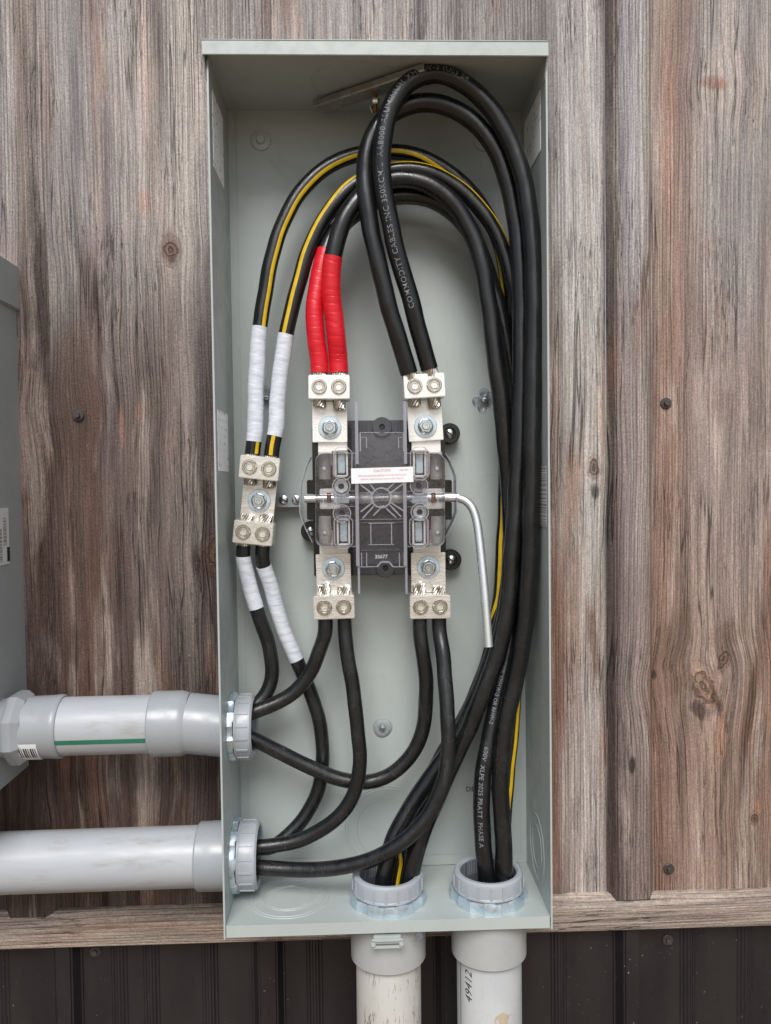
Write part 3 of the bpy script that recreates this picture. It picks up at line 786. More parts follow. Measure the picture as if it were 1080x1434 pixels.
# ------------------------------------------------------------------ conduits
def ribbed_ring(ro, ri, h, nrib, o, d, name, parent, mat, rib_h=.0012):
    """insulating bushing: a hollow ring with a rounded rim and raised grip ribs"""
    bm = lathe([(ri, 0), (ri, h-.002), (ri+.002, h), (ro-.003, h), (ro-.0006, h-.0022), (ro, h-.005), (ro, .003), (ro+.0006, .0022), (ro+.0006, 0), (ri, 0)], o, d, 72)
    b = obj(name, bm, mat, parent)
    m = frame_mat(o, d); bm = bmesh.new()
    for i in range(nrib):
        a = 2*PI*i/nrib+.1
        m4 = m @ Matrix.Rotation(a, 4, 'Z')
        add_box(bm, (ro-.0012, -.0014, .0024), (ro+rib_h, .0014, h-.0042), .0004, m4)
    obj('grip_rib', bm, mat, b, kind='stuff')
    return b
def locknut(ro, ri, th, n, o, d, parent, phase=0):
    bm = bmesh.new(); m = frame_mat(o, d)
    N = n*8
    def rad(i):
        f = (i % 8)/8
        return ro*(1.0 if f < .62 else .945)
    rings = []
    for (r, z) in (('i', 0), ('o', 0), ('o', th*.55), ('m', th), ('i', th)):
        ring = []
        for i in range(N):
            a = 2*PI*i/N+phase; rr = ri if r == 'i' else (rad(i) if r == 'o' else rad(i)-.0012)
            zz = z+(.0018 if r in 'om' and z > 0 and (i % 8) in (0, 1, 2) else 0)
            ring.append(bm.verts.new(m @ Vector((rr*math.cos(a), rr*math.sin(a), zz))))
        rings.append(ring)
    rings.append(rings[0])
    for A_, B_ in zip(rings, rings[1:]):
        for i in range(N):
            j = (i+1) % N; bm.faces.new((A_[i], A_[j], B_[j], B_[i]))
    return obj('locknut', bm, M_zincb, parent, angle=25)
def pipe_bm(ro, ri, a, b, n=64):
    a = Vector(a); b = Vector(b); L = (b-a).length
    return lathe([(ri, 0), (ro, 0), (ro, L), (ri, L), (ri, 0)], a, b-a, n)

# bottom pair
for i, (px, d) in enumerate(CONX):
    x = fl[i]; base = Vector((x, -d, Z0))
    t = thing('pvc_conduit', ['weathered cream riser pipe with dark cracks, entering the cabinet floor at its middle',
              'pale grey riser pipe marked 49412, entering the cabinet floor near the right corner'][i], 'conduit', (x, -d, -1.25), 'conduits rising into the cabinet floor')
    zj = at((543, 685)[i], (1336, 1331)[i], d).z
    obj('pipe', pipe_bm(.0402, .036, (x+(-.002, .001)[i], -d, -1.25), (x, -d, zj+.012)), (M_old, M_old2)[i], t)
    obj('coupling', lathe([(.0395, 0), (.0450, 0), (.0464, .0014), (.0464, Z0-TH-zj), (.0395, Z0-TH-zj), (.0395, 0)], (x, -d, zj), (0, 0, 1), 72), M_pvcp, t)
    obj('threaded_neck', lathe([(.0345, -.05), (.0405, -.05), (.0405, .030), (.0345, .030), (.0345, -.05)], (x, -d, Z0), (0, 0, 1), 64), M_pvci, t)
    locknut(.0480, .0405, .011, 8, (x, -d, Z0+.0002), (0, 0, 1), t, .25+i*.3)
    ribbed_ring(.0432, .0345, .021, 18, (x, -d, Z0+.0125), (0, 0, 1), 'bushing', t, M_pvcb)
    if i == 1:
        # printed line and number
        def cyl(bm, o, r, axis_x0, flip=False):
            for v in bm.verts:
                a = v.co.x; h = v.co.y
                v.co = Vector((o.x+r*math.sin(a), o.y-r*math.cos(a), h))
        r = .0405
        bmx = text_bm('49412', .0150, 'LEFT', shear=.25, space=1.05)
        bmesh.ops.triangulate(bmx, faces=bmx.faces[:])
        zt = at(655, 1403, .11).z; a0 = math.asin(max(-.99, min(.99, (at(660, 1380, .11).x-x)/r)))
        for v in bmx.verts:
            tx, ty = v.co.x, v.co.y; v.co = Vector((a0-ty/r, zt+tx, 0))
        cyl(bmx, Vector((x, -d, 0)), r, 0)
        obj('print', bmx, M_ink, t, smooth=False)
        bml = bmesh.new(); al = math.asin((at(646, 1380, .105).x-x)/r)
        for zz in (zj-.4, zj-.001):
            for da in (-.013, .013): bml.verts.new(Vector((x+r*math.sin(al+da), -d-r*math.cos(al+da), zz)))
        bml.verts.ensure_lookup_table(); v = bml.verts; bml.faces.new((v[0], v[1], v[3], v[2]))
        obj('printed_line', bml, M_ink, t, smooth=False)
        bmp = bmesh.new()
        zc = at(706, 1432, .12).z; ac = math.asin((at(706, 1432, .12).x-x)/r)
        c0 = None; rim = []
        cc = bmp.verts.new((x+r*math.sin(ac), -d-(r+.0006)*math.cos(ac), zc))
        for k in range(20):
            aa = 2*PI*k/20; rr = .0125*(1+.16*math.sin(3*aa+1)+.1*math.sin(5*aa))
            a2 = ac+rr*math.cos(aa)/r; rim.append(bmp.verts.new((x+(r-.0002)*math.sin(a2), -d-(r-.0002)*math.cos(a2), zc+rr*math.sin(aa)*1.1)))
        for k in range(20): bmp.faces.new((cc, rim[k], rim[(k+1) % 20]))
        obj('mud_patch', bmp, simple('dried_mud', (176, 162, 140), .8, bump=.5), t)
# left pair
XW = X0-TH
xm = at(5, 1017, .066).x      # side of the meter box
t = thing('pvc_conduit', 'upper grey conduit with a green stripe joining the grey meter box to the cabinet', 'conduit', (X0-.1, -.066, UC.z), 'conduits entering the cabinet side')
zu = UC.z; y6 = -.066
def ax(px): return at(px, 1017, .10).x
zc = lambda px, py: at(px, py, .066).z
pa = Vector((xm, y6, zc(60, 1018))); pb = Vector((ax(232), y6, zc(232, 1013))); pc = Vector((XW, y6, zu))
du = (pb-pa).normalized()
xh = at(18, 1018, .10).x
obj('pipe', pipe_bm(.0355, .031, pa, pb), M_pvc, t)
# adapter body, hexagonal-ish flange, pipe end collar
f = lambda px: (ax(px)-pa.x)
obj('adapter', lathe([(.031, f(10)), (.0372, f(10)), (.0380, f(48)), (.0384, f(64)), (.0388, f(68)), (.0388, f(73)), (.0372, f(76)), (.0356, f(76))], pa, du, 64), M_pvcd, t)
obj('flange', lathe([(.030, max(.0005, f(2))), (.0440, max(.0005, f(2))), (.0455, f(6)), (.0455, f(17)), (.0395, f(27)), (.031, f(27))], pa, du, 8, None, PI/8), M_pvcd, t, angle=20)
obj('coupling', lathe([(.0356, f(204)), (.0385, f(204)), (.0398, f(206)), (.0398, f(246)), (.0385, f(252)), (.0362, f(258))], pa, du, 64), M_pvcd, t)
pb2 = pa+du*f(254)
obj('offset_elbow', pipe_bm(.0368, .031, pb2, pc+Vector((-.0002, 0, 0)), 64), M_pvcd, t)
# green stripe
bm = bmesh.new(); rows = []
for px in (53, 204):
    o = pa+du*f(px); th = math.asin(max(-.99, (zc(128, 1033)-o.z+.0035)/.0357)*1.0) if False else -.30
    for k in range(4):
        a = th-.085+.17*k/3; rows.append(bm.verts.new(o+Vector((0, -math.cos(a), math.sin(a)))*.0358))
for k in range(3): bm.faces.new((rows[k], rows[k+1], rows[5+k], rows[4+k]))
obj('green_stripe', bm, M_green, t)
# sticker
bm = bmesh.new(); g_ = []
for i in range(13):
    for j in range(2):
        o = pa+du*(f(19)+(f(51)-f(19))*j); a = -.26-(i/12)*.95
        g_.append(bm.verts.new(o+Vector((0, -math.cos(a), math.sin(a)))*.0389))
for i in range(12): bm.faces.new((g_[2*i], g_[2*i+1], g_[2*i+3], g_[2*i+2]))
stk = obj('sticker', bm, M_paper, t)
bm = bmesh.new()
for k in range(8):
    w = (.0014, .0009, .0018)[k % 3]; s_ = f(25)+k*.0027
    vv = []
    for q in range(9):
        a = -.42-.46*q/8
        for dx in (0, w): vv.append(bm.verts.new(pa+du*(s_+dx)+Vector((0, -math.cos(a), math.sin(a)))*.0392))
    for q in range(8): bm.faces.new((vv[2*q], vv[2*q+1], vv[2*q+3], vv[2*q+2]))
obj('barcode', bm, M_ink, stk, smooth=False)
obj('threaded_neck', lathe([(.0315, -.03), (.0343, -.03), (.0343, .024), (.0315, .024), (.0315, -.03)], UC, (1, 0, 0), 64), M_pvci, t)
locknut(.0425, .0343, .0065, 8, UC+Vector((.0003, 0, 0)), (1, 0, 0), t, .1)
ribbed_ring(.0392, .0310, .021, 16, UC+Vector((.0078, 0, 0)), (1, 0, 0), 'bushing', t, M_pvcb)

t = thing('pvc_conduit', 'lower plain grey conduit running off the left edge into the cabinet side', 'conduit', (X0-.1, -.066, LC.z), 'conduits entering the cabinet side')
ll = zc(0, 1206)
pa = Vector((-.75, y6, LC.z+(ll-LC.z)*1.0)); 
pm = Vector((at(270, 1200, .10).x, y6, LC.z+.0005))
obj('pipe', pipe_bm(.0366, .032, Vector((-.75, y6, LC.z-.003)), pm+Vector((.012, 0, 0))), M_pvc, t)
Lc = XW-pm.x
obj('coupling', lathe([(.0366, 0), (.0392, 0), (.0408, .002), (.0412, Lc*.5), (.0414, Lc-.0002), (.0366, Lc-.0002)], pm, (1, 0, 0), 64), M_pvcd, t)
obj('threaded_neck', lathe([(.0325, -.03), (.0358, -.03), (.0358, .026), (.0325, .026), (.0325, -.03)], LC, (1, 0, 0), 64), M_pvci, t)
locknut(.0450, .0358, .0065, 8, LC+Vector((.0003, 0, 0)), (1, 0, 0), t, .5)
ribbed_ring(.0412, .0330, .024, 16, LC+Vector((.0080, 0, 0)), (1, 0, 0), 'bushing', t, M_pvcb)

# ------------------------------------------------------------------ meter box at the left edge
zt_r = at(28, 376, -.015).z; zb_r = at(50, 1070, -.015).z
xs = xm
mb = thing('meter_box', 'large grey steel meter box at the left edge with a capped top and barcode label', 'meter box', (xs-.2, 0, zb_r))
obj('body', box((xs-.36, .018, zb_r), (xs, -.16, zt_r-.002), .0015), M_meter, mb)
zs = at(28, 437, -.015).z
obj('cap', box((xs-.37, .0175, zs), (xs+.0045, -.168, zt_r), .0015), M_meter, mb)
p = at(52, 1074, -.01); obj('mounting_tab', lathe([(.0042, 0), (.0042, .002), (.0020, .002), (.0020, 0), (.0042, 0)], (xs+.004, .014, zb_r-.003), (0, -1, 0), 20), M_zinc, mb)
# label on the side face: depth where it meets the frame's left edge
def depth_on_side(px, py):
    v = CR*((px-540)/F_PX) + CU*(-(py-717)/F_PX) + CF
    tt = (xs-CAM.x)/v.x; return -(CAM.y+v.y*tt)
dl = depth_on_side(12, 750); ld = depth_on_side(0, 750)+.035
lbl = thing('barcode_label', 'white barcode label on the side of the grey meter box at the left edge', 'label', (xs, -dl, at(6, 790, dl).z))
zA, zB = at(12, 711, dl).z, at(12, 789, dl).z
obj('paper', box((xs+.0003, -dl, zB), (xs+.0007, -ld, zA), .0001), M_paper, lbl)
obj('barcode', box((xs+.0008, -depth_on_side(8, 740), zA-.046), (xs+.0009, -depth_on_side(3.5, 740), zA-.012), 0), M_bar, lbl, smooth=False)
obj('barcode', box((xs+.0008, -depth_on_side(2, 760), zB+.004), (xs+.0009, -ld+.004, zB+.045), 0), M_bar, lbl, smooth=False)
obj('black_square', box((xs+.0008, -depth_on_side(13, 770)-.0006, zB+.003), (xs+.0009, -depth_on_side(9, 770), zB+.021), 0), M_ink, lbl, smooth=False)

# ------------------------------------------------------------------ lug hardware (shared meshes, local frame: face towards -y)
def set_screw_mesh():
    bm = bmesh.new()
    add_lathe(bm, [(.0097, .0002), (.0092, .0002), (.0090, .0018), (.0082, .0028), (.0070, .0028), (.0063, .0020), (.0060, .0004), (.0054, .0004)], (0, 0, 0), (0, -1, 0), 36)
    add_lathe(bm, [(.0054, .0004), (.0050, .0014), (.0044, .0015), (.0040, -.0022), (.0020, -.0022), (.0014, -.0004), (0, -.0002)], (0, 0, 0), (0, -1, 0), 6)
    return bm
me_set = mesh_of('set_screw', set_screw_mesh(), M_screw, 30)
me_washer = mesh_of('washer', lathe([(.0060, 0), (.0142, 0), (.0142, .0012), (.0138, .0016), (.0060, .0020), (.0060, 0)], (0, 0, 0), (0, -1, 0), 40), M_zincb)
me_nut = mesh_of('hex_nut', lathe([(.0090, 0), (.0090, .0050), (.0080, .0062), (.0050, .0062)], (0, 0, .0), (0, -1, 0), 6), M_zinc, 20)
me_flange = mesh_of('nut_flange', lathe([(.0098, 0), (.0098, .0008), (.0086, .0016), (0, .0016)], (0, 0, 0), (0, -1, 0), 28), M_zinc)
me_stud = mesh_of('stud', lathe([(.0050, 0), (.0050, .0082), (.0044, .0090), (.0020, .0090), (.0016, .0084), (0, .0084)], (0, 0, 0), (0, -1, 0), 24), M_zinc)
def lug(parent, bx, by, dface, ang, up, tang_len=.034, mat=None, thick=.034, blk_off=.0445, name='lug', label=None, tail=.018, strands=(1, 1)):
    """two-barrel mechanical lug: tang with bolt at (bx,by), block on the cable side. up=+1 cables leave upwards"""
    mat = mat or M_tin
    o = at(bx, by, dface); o.y = -dface
    m4 = Matrix.Translation(o) @ Matrix.Rotation(ang, 4, 'Y')
    if up < 0: m4 = m4 @ Matrix.Rotation(PI, 4, 'Y')
    bm = box((-.0215, 0, -tail), (.0215, .005, .032), .0006, m4)
    lg = obj(name, bm, mat, parent, label)
    bm = bmesh.new()
    add_box(bm, (-.0248, -.022, blk_off-.0145), (.0248, .012, blk_off+.0145), .0009, m4)
    obj('lug_block', bm, mat, lg)
    for sx in (-1, 1):
        s = inst('set_screw', me_set, lg, m4 @ Vector((sx*.0118, -.0219, blk_off)), (0, random.random()*2, 0))
    inst('washer', me_washer, lg, m4 @ Vector((0, -.0001, 0)))
    inst('nut_flange', me_flange, lg, m4 @ Vector((0, -.0016, 0)))
    inst('hex_nut', me_nut, lg, m4 @ Vector((0, -.0026, 0)), (0, random.random(), 0))
    inst('stud', me_stud, lg, m4 @ Vector((0, -.003, 0)))
    R3 = m4.to_3x3()
    bm = bmesh.new()
    for sx, ln in ((-1, .010), (1, .014)):
        strand_bm(m4 @ Vector((sx*.0118, -.0075, blk_off-.0135)), R3 @ Vector((.08*sx, -.0, -1)), .0078, ln, bm, 11, 1.5, seed=int(bx+sx))
    obj('conductor_ends', bm, M_strand, lg, kind='stuff')
    return m4

# ------------------------------------------------------------------ fused-style disconnect switch
o0 = at(532, 697, .03)
sw = thing('disconnect_switch', 'two pole disconnect switch with black base, clear shield, four lugs and bent steel handle', 'switch', (o0.x, 0, at(532, 806, .03).z))
# base: centre block and two side blocks, mounting ears
obj('base', pbox(488, 588, 572, 806, 0.002, .040, .0015), M_char, sw)
bm = pbox(440, 596, 492, 808, 0.002, .046, .0015); b2 = pbox(571, 598, 632-9, 806, 0.002, .046, .0015); join(bm, b2)
obj('pole_base', bm, M_blk, sw)
bm = bmesh.new()
for (x0, x1) in ((503, 507), (514, 518), (553, 557), (562, 566)): join(bm, pbox(x0, 589, x1, 606, .040, .0425, .0004))
for (x0, x1) in ((503, 507), (514, 518), (553, 557), (562, 566)): join(bm, pbox(x0, 790, x1, 804, .040, .0425, .0004))
obj('base_rib', bm, M_char, sw, kind='stuff')
for (px, py, s) in ((535, 598, 1), (540, 795, -1)):
    p = at(px, py, .042); bm = lathe([(.0125, 0), (.0125, .0035), (.0118, .0042), (.0038, .0042), (.0034, 0)], (p.x, -.0402, p.z), (0, -1, 0), 36)
    e = obj('mounting_boss', bm, M_char, sw)
    obj('hole', lathe([(.0034, 0), (0, .0001)], (p.x, -.0428, p.z), (0, -1, 0), 16), M_ink, e)
for (px, py) in ((630, 607), (632, 784), (436, 744)):
    p = at(px, py, .02); e = obj('mounting_ear', lathe([(.0135, -.014), (.0135, .004), (.0122, .0056), (.0078, .0056), (.0072, .0030), (0, .0030)], (p.x, -.016, p.z), (0, -1, 0), 36), M_blk, sw)
    bm = lathe([(.0062, 0), (.0062, .0014), (.0040, .0032), (0, .0036)], (p.x, -.0192, p.z), (0, -1, 0), 24); obj('ear_screw', bm, M_zinc, e)
    m4 = Matrix.Translation((p.x, -.0225, p.z)) @ Matrix.Rotation(.7 if px > 500 else -.3, 4, 'Y')
    obj('screw_slot', box((-.0055, -.0008, -.0008), (.0055, .002, .0008), 0, m4), M_ink, e)
# bus straps under the lugs
for (x0, y0, x1, y1) in ((446, 600, 486, 652), (577, 598, 617, 652), (448, 742, 487, 790), (579, 742, 617, 790)):
    obj('bus_strap', pbox(x0, y0, x1, y1, .046, .0585, .0008), M_tin, sw)
L1m = lug(sw, 462, 599, .064, math.radians(0.6), 1, blk_off=.0478)
L2m = lug(sw, 596, 597, .064, math.radians(-3.0), 1, blk_off=.0478)
L3m = lug(sw, 467, 796, .064, math.radians(-1.0), -1, mat=M_tin2, blk_off=.0455)
L4m = lug(sw, 600, 794, .064, math.radians(0.0), -1, mat=M_tin2, blk_off=.0470)
# contact jaws, seen through the shield
def jaw(cx, cy, flip):
    """upright polished contact plate bowed towards the viewer, with an added dark plate beside it as its painted dark side"""
    bm = bmesh.new(); o = at(cx, cy, .072); prev = None
    for k in range(9):
        f_ = k/8; z = o.z+(f_-.5)*.034; pinch = .0020*abs(f_-.5)*2; row = []
        for q in range(7):
            g_ = q/6-.5; row.append(bm.verts.new((o.x+flip*g_*(.0165-pinch), -.064-.007*math.cos(g_*PI)-.002*math.cos((f_-.5)*PI), z)))
        if prev:
            for q in range(6): bm.faces.new((prev[q], prev[q+1], row[q+1], row[q]))
        prev = row
    bmesh.ops.solidify(bm, geom=bm.faces[:], thickness=.0012)
    obj('contact_jaw', bm, M_jaw, sw)
    obj('jaw_rivet', lathe([(.0030, 0), (.0025, .0012), (0, .0015)], (o.x, -.0730, o.z-.004), (0, -1, 0), 18), M_zinc, sw)
    obj('jaw_shade_plate', box((o.x+flip*.0095, -.052, o.z-.018), (o.x+flip*.0150, -.068, o.z+.018), .0005), M_jawshade, sw)  # added plate: the jaw's bright-to-dark falloff put in as dark colour
for cx, cy, f_ in ((454, 652, 1), (455, 742, 1), (612, 652, -1), (613, 742, -1)): jaw(cx, cy, f_)
# dark arc chamber blocks behind
for (x0, y0, x1, y1) in ((444, 640, 497, 762), (571, 640, 622, 762)): obj('arc_chamber', pbox(x0+2, y0+3, x1-2, y1-3, .046, .0505, .0008), M_blk, sw)
# U clips: zinc bar in a rectangular steel loop
for cx, cy in ((478, 649), (588, 649), (481, 745), (587, 745)):
    bm = bmesh.new(); a = at(cx-9, cy+19, .088); b = at(cx+9, cy-19, .088); w = .0022
    add_box(bm, (a.x, -.062, a.z), (b.x, -.088, a.z+w), .0009); add_box(bm, (a.x, -.062, b.z-w), (b.x, -.088, b.z), .0009)
    add_box(bm, (a.x, -.062, a.z), (a.x+w, -.088, b.z), .0009); add_box(bm, (b.x-w, -.062, a.z), (b.x, -.088, b.z), .0009)
    cl = obj('contact_clip', bm, M_tin, sw)
    obj('clip_bar', box((a.x+w*1.6, -.060, a.z+w*2), (b.x-w*1.6, -.080, b.z-w*2), .001), M_zincb, cl)
    obj('clip_slot', box((a.x+w*1.1, -.058, a.z+w*1.1), (a.x+w*1.6, -.084, b.z-w*1.1), 0), M_ink, cl)
# cross shaft and handle
zs_ = at(532, 697, .066).z
xsL = at(427, 699, .066).x; xsR = at(642, 697, .066).x
obj('shaft', pipe_bm(.0052, .0001, (xsL, -.066, zs_), (xsR, -.066, zs_), 20), M_chrome, sw)
for x0, x1 in ((502, 524), (545, 566)):
    xa_, xb_ = at(x0, 697, .07).x, at(x1, 697, .07).x
    obj('shaft_carrier', lathe([(0, 0), (.0068, 0), (.0074, .001), (.0074, xb_-xa_-.001), (.0068, xb_-xa_), (0, xb_-xa_)], (xa_, -.067, zs_), (1, 0, 0), 28), M_tin, sw)
hp = Path([at(600, 697, .066), at(634, 697, .066), at(645, 697, .067), at(655, 702, .069), at(663, 713, .072), at(668, 730, .075), at(672, 760, .079), at(678, 820, .087), at(684.5, 906, .096)], .003)
hd = obj('handle', tube_bm(hp, .0054, step=.003, n=24), M_chrome, sw)
# moving blades, gold springs
for cx in (462, 606):
    o = at(cx, 697, .07)
    obj('blade_block', pbox(cx-14, 684, cx+14, 713, .050, .066, .001), M_tin, sw)
    bm = bmesh.new()
    for k in range(6): add_lathe(bm, [(.0026, k*.0021), (.0031, k*.0021+.0008), (.0026, k*.0021+.0016)], (o.x+(-.001 if cx < 500 else .001), -.0715, o.z-.006), (0, 0, 1), 14)
    obj('spring', bm, M_copper, sw)
for (px, py, dk) in ((478, 681, 0), (587, 680, 1), (479, 719, 1), (588, 717, 0)):
    p = at(px, py, .084)
    bm = lathe([(.0092, 0), (.0092, .005), (.0082, .006), (.0066, .006), (.0060, .003), (.0040, .003), (.0034, .005 if not dk else .0), (0, .0052 if not dk else 0)], (p.x, -.0788, p.z), (0, -1, 0), 32)
    o = obj('pivot_boss', bm, M_edge if dk else M_zinc, sw)
    obj('bore' if dk else 'screw_recess', lathe([(.0034, 0), (0, .0001)], (p.x, -.0788-(.0008 if dk else .0053), p.z), (0, -1, 0), 16), M_ink, o)
for cx in (478, 588): obj('link_plate', pbox(cx-13, 690, cx+13, 705, .066, .071, .002), M_zincb, sw)
# black side brackets and clear wings
for s, x0, x1 in ((-1, 430, 443), (1, 620, 633)):
    bm = pbox(x0, 672, x1, 692, .03, .055, .001); join(bm, pbox(x0, 703, x1, 728, .03, .055, .001))
    obj('shaft_bracket', bm, M_blk, sw)
def strip(pix, d0, d1, th, mat, name, parent):
    """thin bent sheet following an outline seen edge-on, reaching from depth d0 to d1"""
    bm = bmesh.new(); P = [at(x, y, d1) for x, y in pix]
    def row(off, d): return [bm.verts.new((p.x+off, -d, p.z)) for p in P]
    a, b, c, e = row(0, d0), row(0, d1), row(th, d1), row(th, d0)
    for i in range(len(P)-1):
        for u_, v_ in ((a, b), (b, c), (c, e), (e, a)): bm.faces.new((u_[i], u_[i+1], v_[i+1], v_[i]))
    bm.faces.new((a[0], b[0], c[0], e[0])); bm.faces.new((a[-1], b[-1], c[-1], e[-1]))
    return obj(name, bm, mat, parent, smooth=False)
strip([(434, 640), (428, 652), (420, 678), (419, 718), (427, 740), (437, 760)], .052, .080, .0012, M_edge, 'side_shield', sw)
strip([(625, 635), (632, 646), (640, 666), (641, 718), (634, 736), (625, 752)], .052, .080, -.0012, M_edge, 'side_shield', sw)
# clear shield
sh = obj('clear_shield', pbox(504, 606, 566, 790, .0905, .0915, .0003), M_clear, sw)
def bar(x0, y0, x1, y1, d0, d1, mat=M_edge, name='shield_rib', parent=None):
    return obj(name, pbox(min(x0, x1), min(y0, y1), max(x0, x1), max(y0, y1), d0, d1, .0002), mat, parent or sh)
def slant(x0, y0, x1, y1, w, d0, d1, mat=M_edge, name='shield_rib'):
    a = at(x0, y0, d1); b = at(x1, y1, d1); v = Vector((b.x-a.x, 0, b.z-a.z)); L = v.length
    ang = math.atan2(v.z, v.x); m4 = Matrix.Translation((a.x, 0, a.z)) @ Matrix.Rotation(-ang, 4, 'Y')
    return obj(name, box((0, -d0, -w/2), (L, -d1, w/2), .0002, m4), mat, sh)
for x, ya_, yb_ in ((498, 562, 650), (566, 562, 650)): bar(x, ya_, x+3.2, yb_, .070, .096, M_lilac, 'fin')
for x in (499, 566): bar(x, 676, x+3.2, 793, .070, .096, M_lilac, 'fin')
for x in (501.5, 568): bar(x, 790, x+2.6, 832, .076, .094, M_lilac, 'fin')
for (x0, y0, x1, y1) in ((504, 605, 532, 606.4), (504, 605, 505.4, 632), (564.6, 605, 566, 632), (538, 605, 566, 606.4), (504, 731, 566, 732.3), (504, 726.5, 566, 728), (506, 612, 514, 613), (513, 612, 514, 628), (558, 612, 564, 613), (558, 612, 559, 628),
                        (504, 793, 528, 794.6), (551, 793, 568, 794.6), (506, 770, 562, 771), (516, 732, 552, 733.6), (516, 762, 552, 763.6), (519, 732, 520, 763), (548, 732, 549, 763), (506, 774, 507.2, 793), (513, 774, 514.2, 793), (559, 774, 560.2, 793), (565.5, 774, 566.7, 793)):
    bar(x0, y0, x1, y1, .0915, .0945)
for a_ in ((528, 794, 534, 787), (534, 787, 545, 787), (545, 787, 551, 794), (510, 668, 528, 690), (561, 668, 540, 688), (504, 678, 522, 692), (566, 676, 545, 692), (523, 722, 537, 708), (537, 708, 555, 725), (505, 717, 524, 702), (566, 716, 545, 702), (508, 726, 526, 706), (562, 724, 545, 706)):
    slant(*a_, .0019, .0915, .0950)
p = at(534, 697, .093)
obj('hub_disc', lathe([(.0122, 0), (.0122, .004), (.0112, .005), (.009, .0042), (.003, .0042), (0, .005)], (p.x, -.0912, p.z), (0, -1, 0), 40), M_clear, sh)
obj('hub_ring', lathe([(.0108, .0), (.0128, 0), (.0128, .0054), (.0108, .0054), (.0108, 0)], (p.x, -.0912, p.z), (0, -1, 0), 40), M_edge, sh)
bm = flat_text('35677', .0062, (at(534, 782, .0925).x, -.0922, at(534, 782, .0925).z), (1, 0, 0), (0, 0, 1), 'CENTER', bold=.00006)
obj('moulded_number', bm, simple('moulded_number_plastic', (190, 190, 196), .4), sh, smooth=False)
# side pods: rounded clear covers
def pod(x0, y0, x1, y1, corner_left):
    r = 12
    pts = []
    def arc(cx, cy, a0, a1):
        for k in range(6):
            a = math.radians(a0+(a1-a0)*k/5); pts.append((cx+r*math.cos(a), cy-r*math.sin(a)))
    if corner_left:
        arc(x0+r, y0+r, 180, 90); pts.append((x1, y0)); pts.append((x1, y1)); arc(x0+r, y1-r, 270, 180)
    else:
        pts.append((x0, y1)); pts.append((x0, y0)); arc(x1-r, y0+r, 90, 0); arc(x1-r, y1-r, 360, 270)
    pd = obj('pod_cover', ppoly(pts, .0895, .0905), M_clear, sh)
    # rim
    P = [(at(x, y, .0905).x, at(x, y, .0905).z) for x, y in pts]
    cx = sum(p[0] for p in P)/len(P); cz = sum(p[1] for p in P)/len(P)
    bm = bmesh.new(); n = len(P); rg = []
    for k, (sc, dd) in enumerate(((0, .0575), (0, .0920), (.0012, .0920), (.0012, .0575))):
        rg.append([])
        for (x, z) in P:
            vx, vz = cx-x, cz-z; l = math.hypot(vx, vz); rg[-1].append(bm.verts.new((x+vx/l*sc, -dd, z+vz/l*sc)))
    for k in range(4):
        A_, B_ = rg[k], rg[(k+1) % 4]
        for i in range(n): bm.faces.new((A_[i], A_[(i+1) % n], B_[(i+1) % n], B_[i]))
    return obj('pod_rim', bm, M_edge, sh)
pod(442, 634, 499, 766, True); pod(568, 634, 623, 766, False)
for a_ in ((468, 634, 469.4, 668), (468, 727, 469.4, 764), (598, 634, 599.4, 668), (598, 727, 599.4, 764), (450, 687, 498, 688.3), (450, 709, 498, 710.3), (569, 687, 616, 688.3), (569, 709, 616, 710.3),
           (470, 687, 471.2, 709), (598, 687, 599.2, 709), (452, 687, 453.2, 712), (613, 687, 614.2, 712)):
    bar(*a_, .0905, .0940)
for cx, cy in ((480, 649), (588, 649), (481, 745), (587, 745)):      # octagonal window rims
    w, h, c = 13, 23, 7
    pts = [(cx-w+c, cy-h), (cx+w-c, cy-h), (cx+w, cy-h+c), (cx+w, cy+h-c), (cx+w-c, cy+h), (cx-w+c, cy+h), (cx-w, cy+h-c), (cx-w, cy-h+c)]
    for k in range(8):
        a, b = pts[k], pts[(k+1) % 8]; slant(a[0], a[1], b[0], b[1], .0013, .0905, .0950)
for px, py in ((478, 681), (587, 680), (479, 719), (588, 717)):
    p = at(px, py, .0925); obj('boss_ring', lathe([(.0098, 0), (.0112, 0), (.0112, .003), (.0098, .003), (.0098, 0)], (p.x, -.0906, p.z), (0, -1, 0), 36), M_edge, sh)
# caution label on the shield
c = at(535.5, 665.5, .0975); w, h = at(579, 665, .0975).x-at(492, 665, .0975).x, .0185
m4 = Matrix.Translation((c.x, -.0965, c.z)) @ Matrix.Rotation(math.radians(-1.0), 4, 'Y')
lab = obj('caution_label', box((-w/2, -.0006, -h/2), (w/2, 0, h/2), .0001, m4), M_paper, sw)
ex = m4.to_3x3() @ Vector((1, 0, 0)); ez = m4.to_3x3() @ Vector((0, 0, 1)); oo = m4 @ Vector((0, -.0009, 0))
bm = flat_text('CAUTION', .0046, oo+ez*.0042, ex, ez)
join(bm, flat_text('10387 REV. 1', .0026, oo+ex*.027+ez*.0048, ex, ez))
join(bm, flat_text('REPLACE BARRIER BEFORE PUTTING SWITCH IN', .00255, oo-ez*.0010, ex, ez, space=1.05))
join(bm, flat_text('SERVICE. ELECTRICAL SHOCK MAY RESULT', .00255, oo-ez*.0052, ex, ez, space=1.08))
obj('print', bm, M_redink, lab, smooth=False)

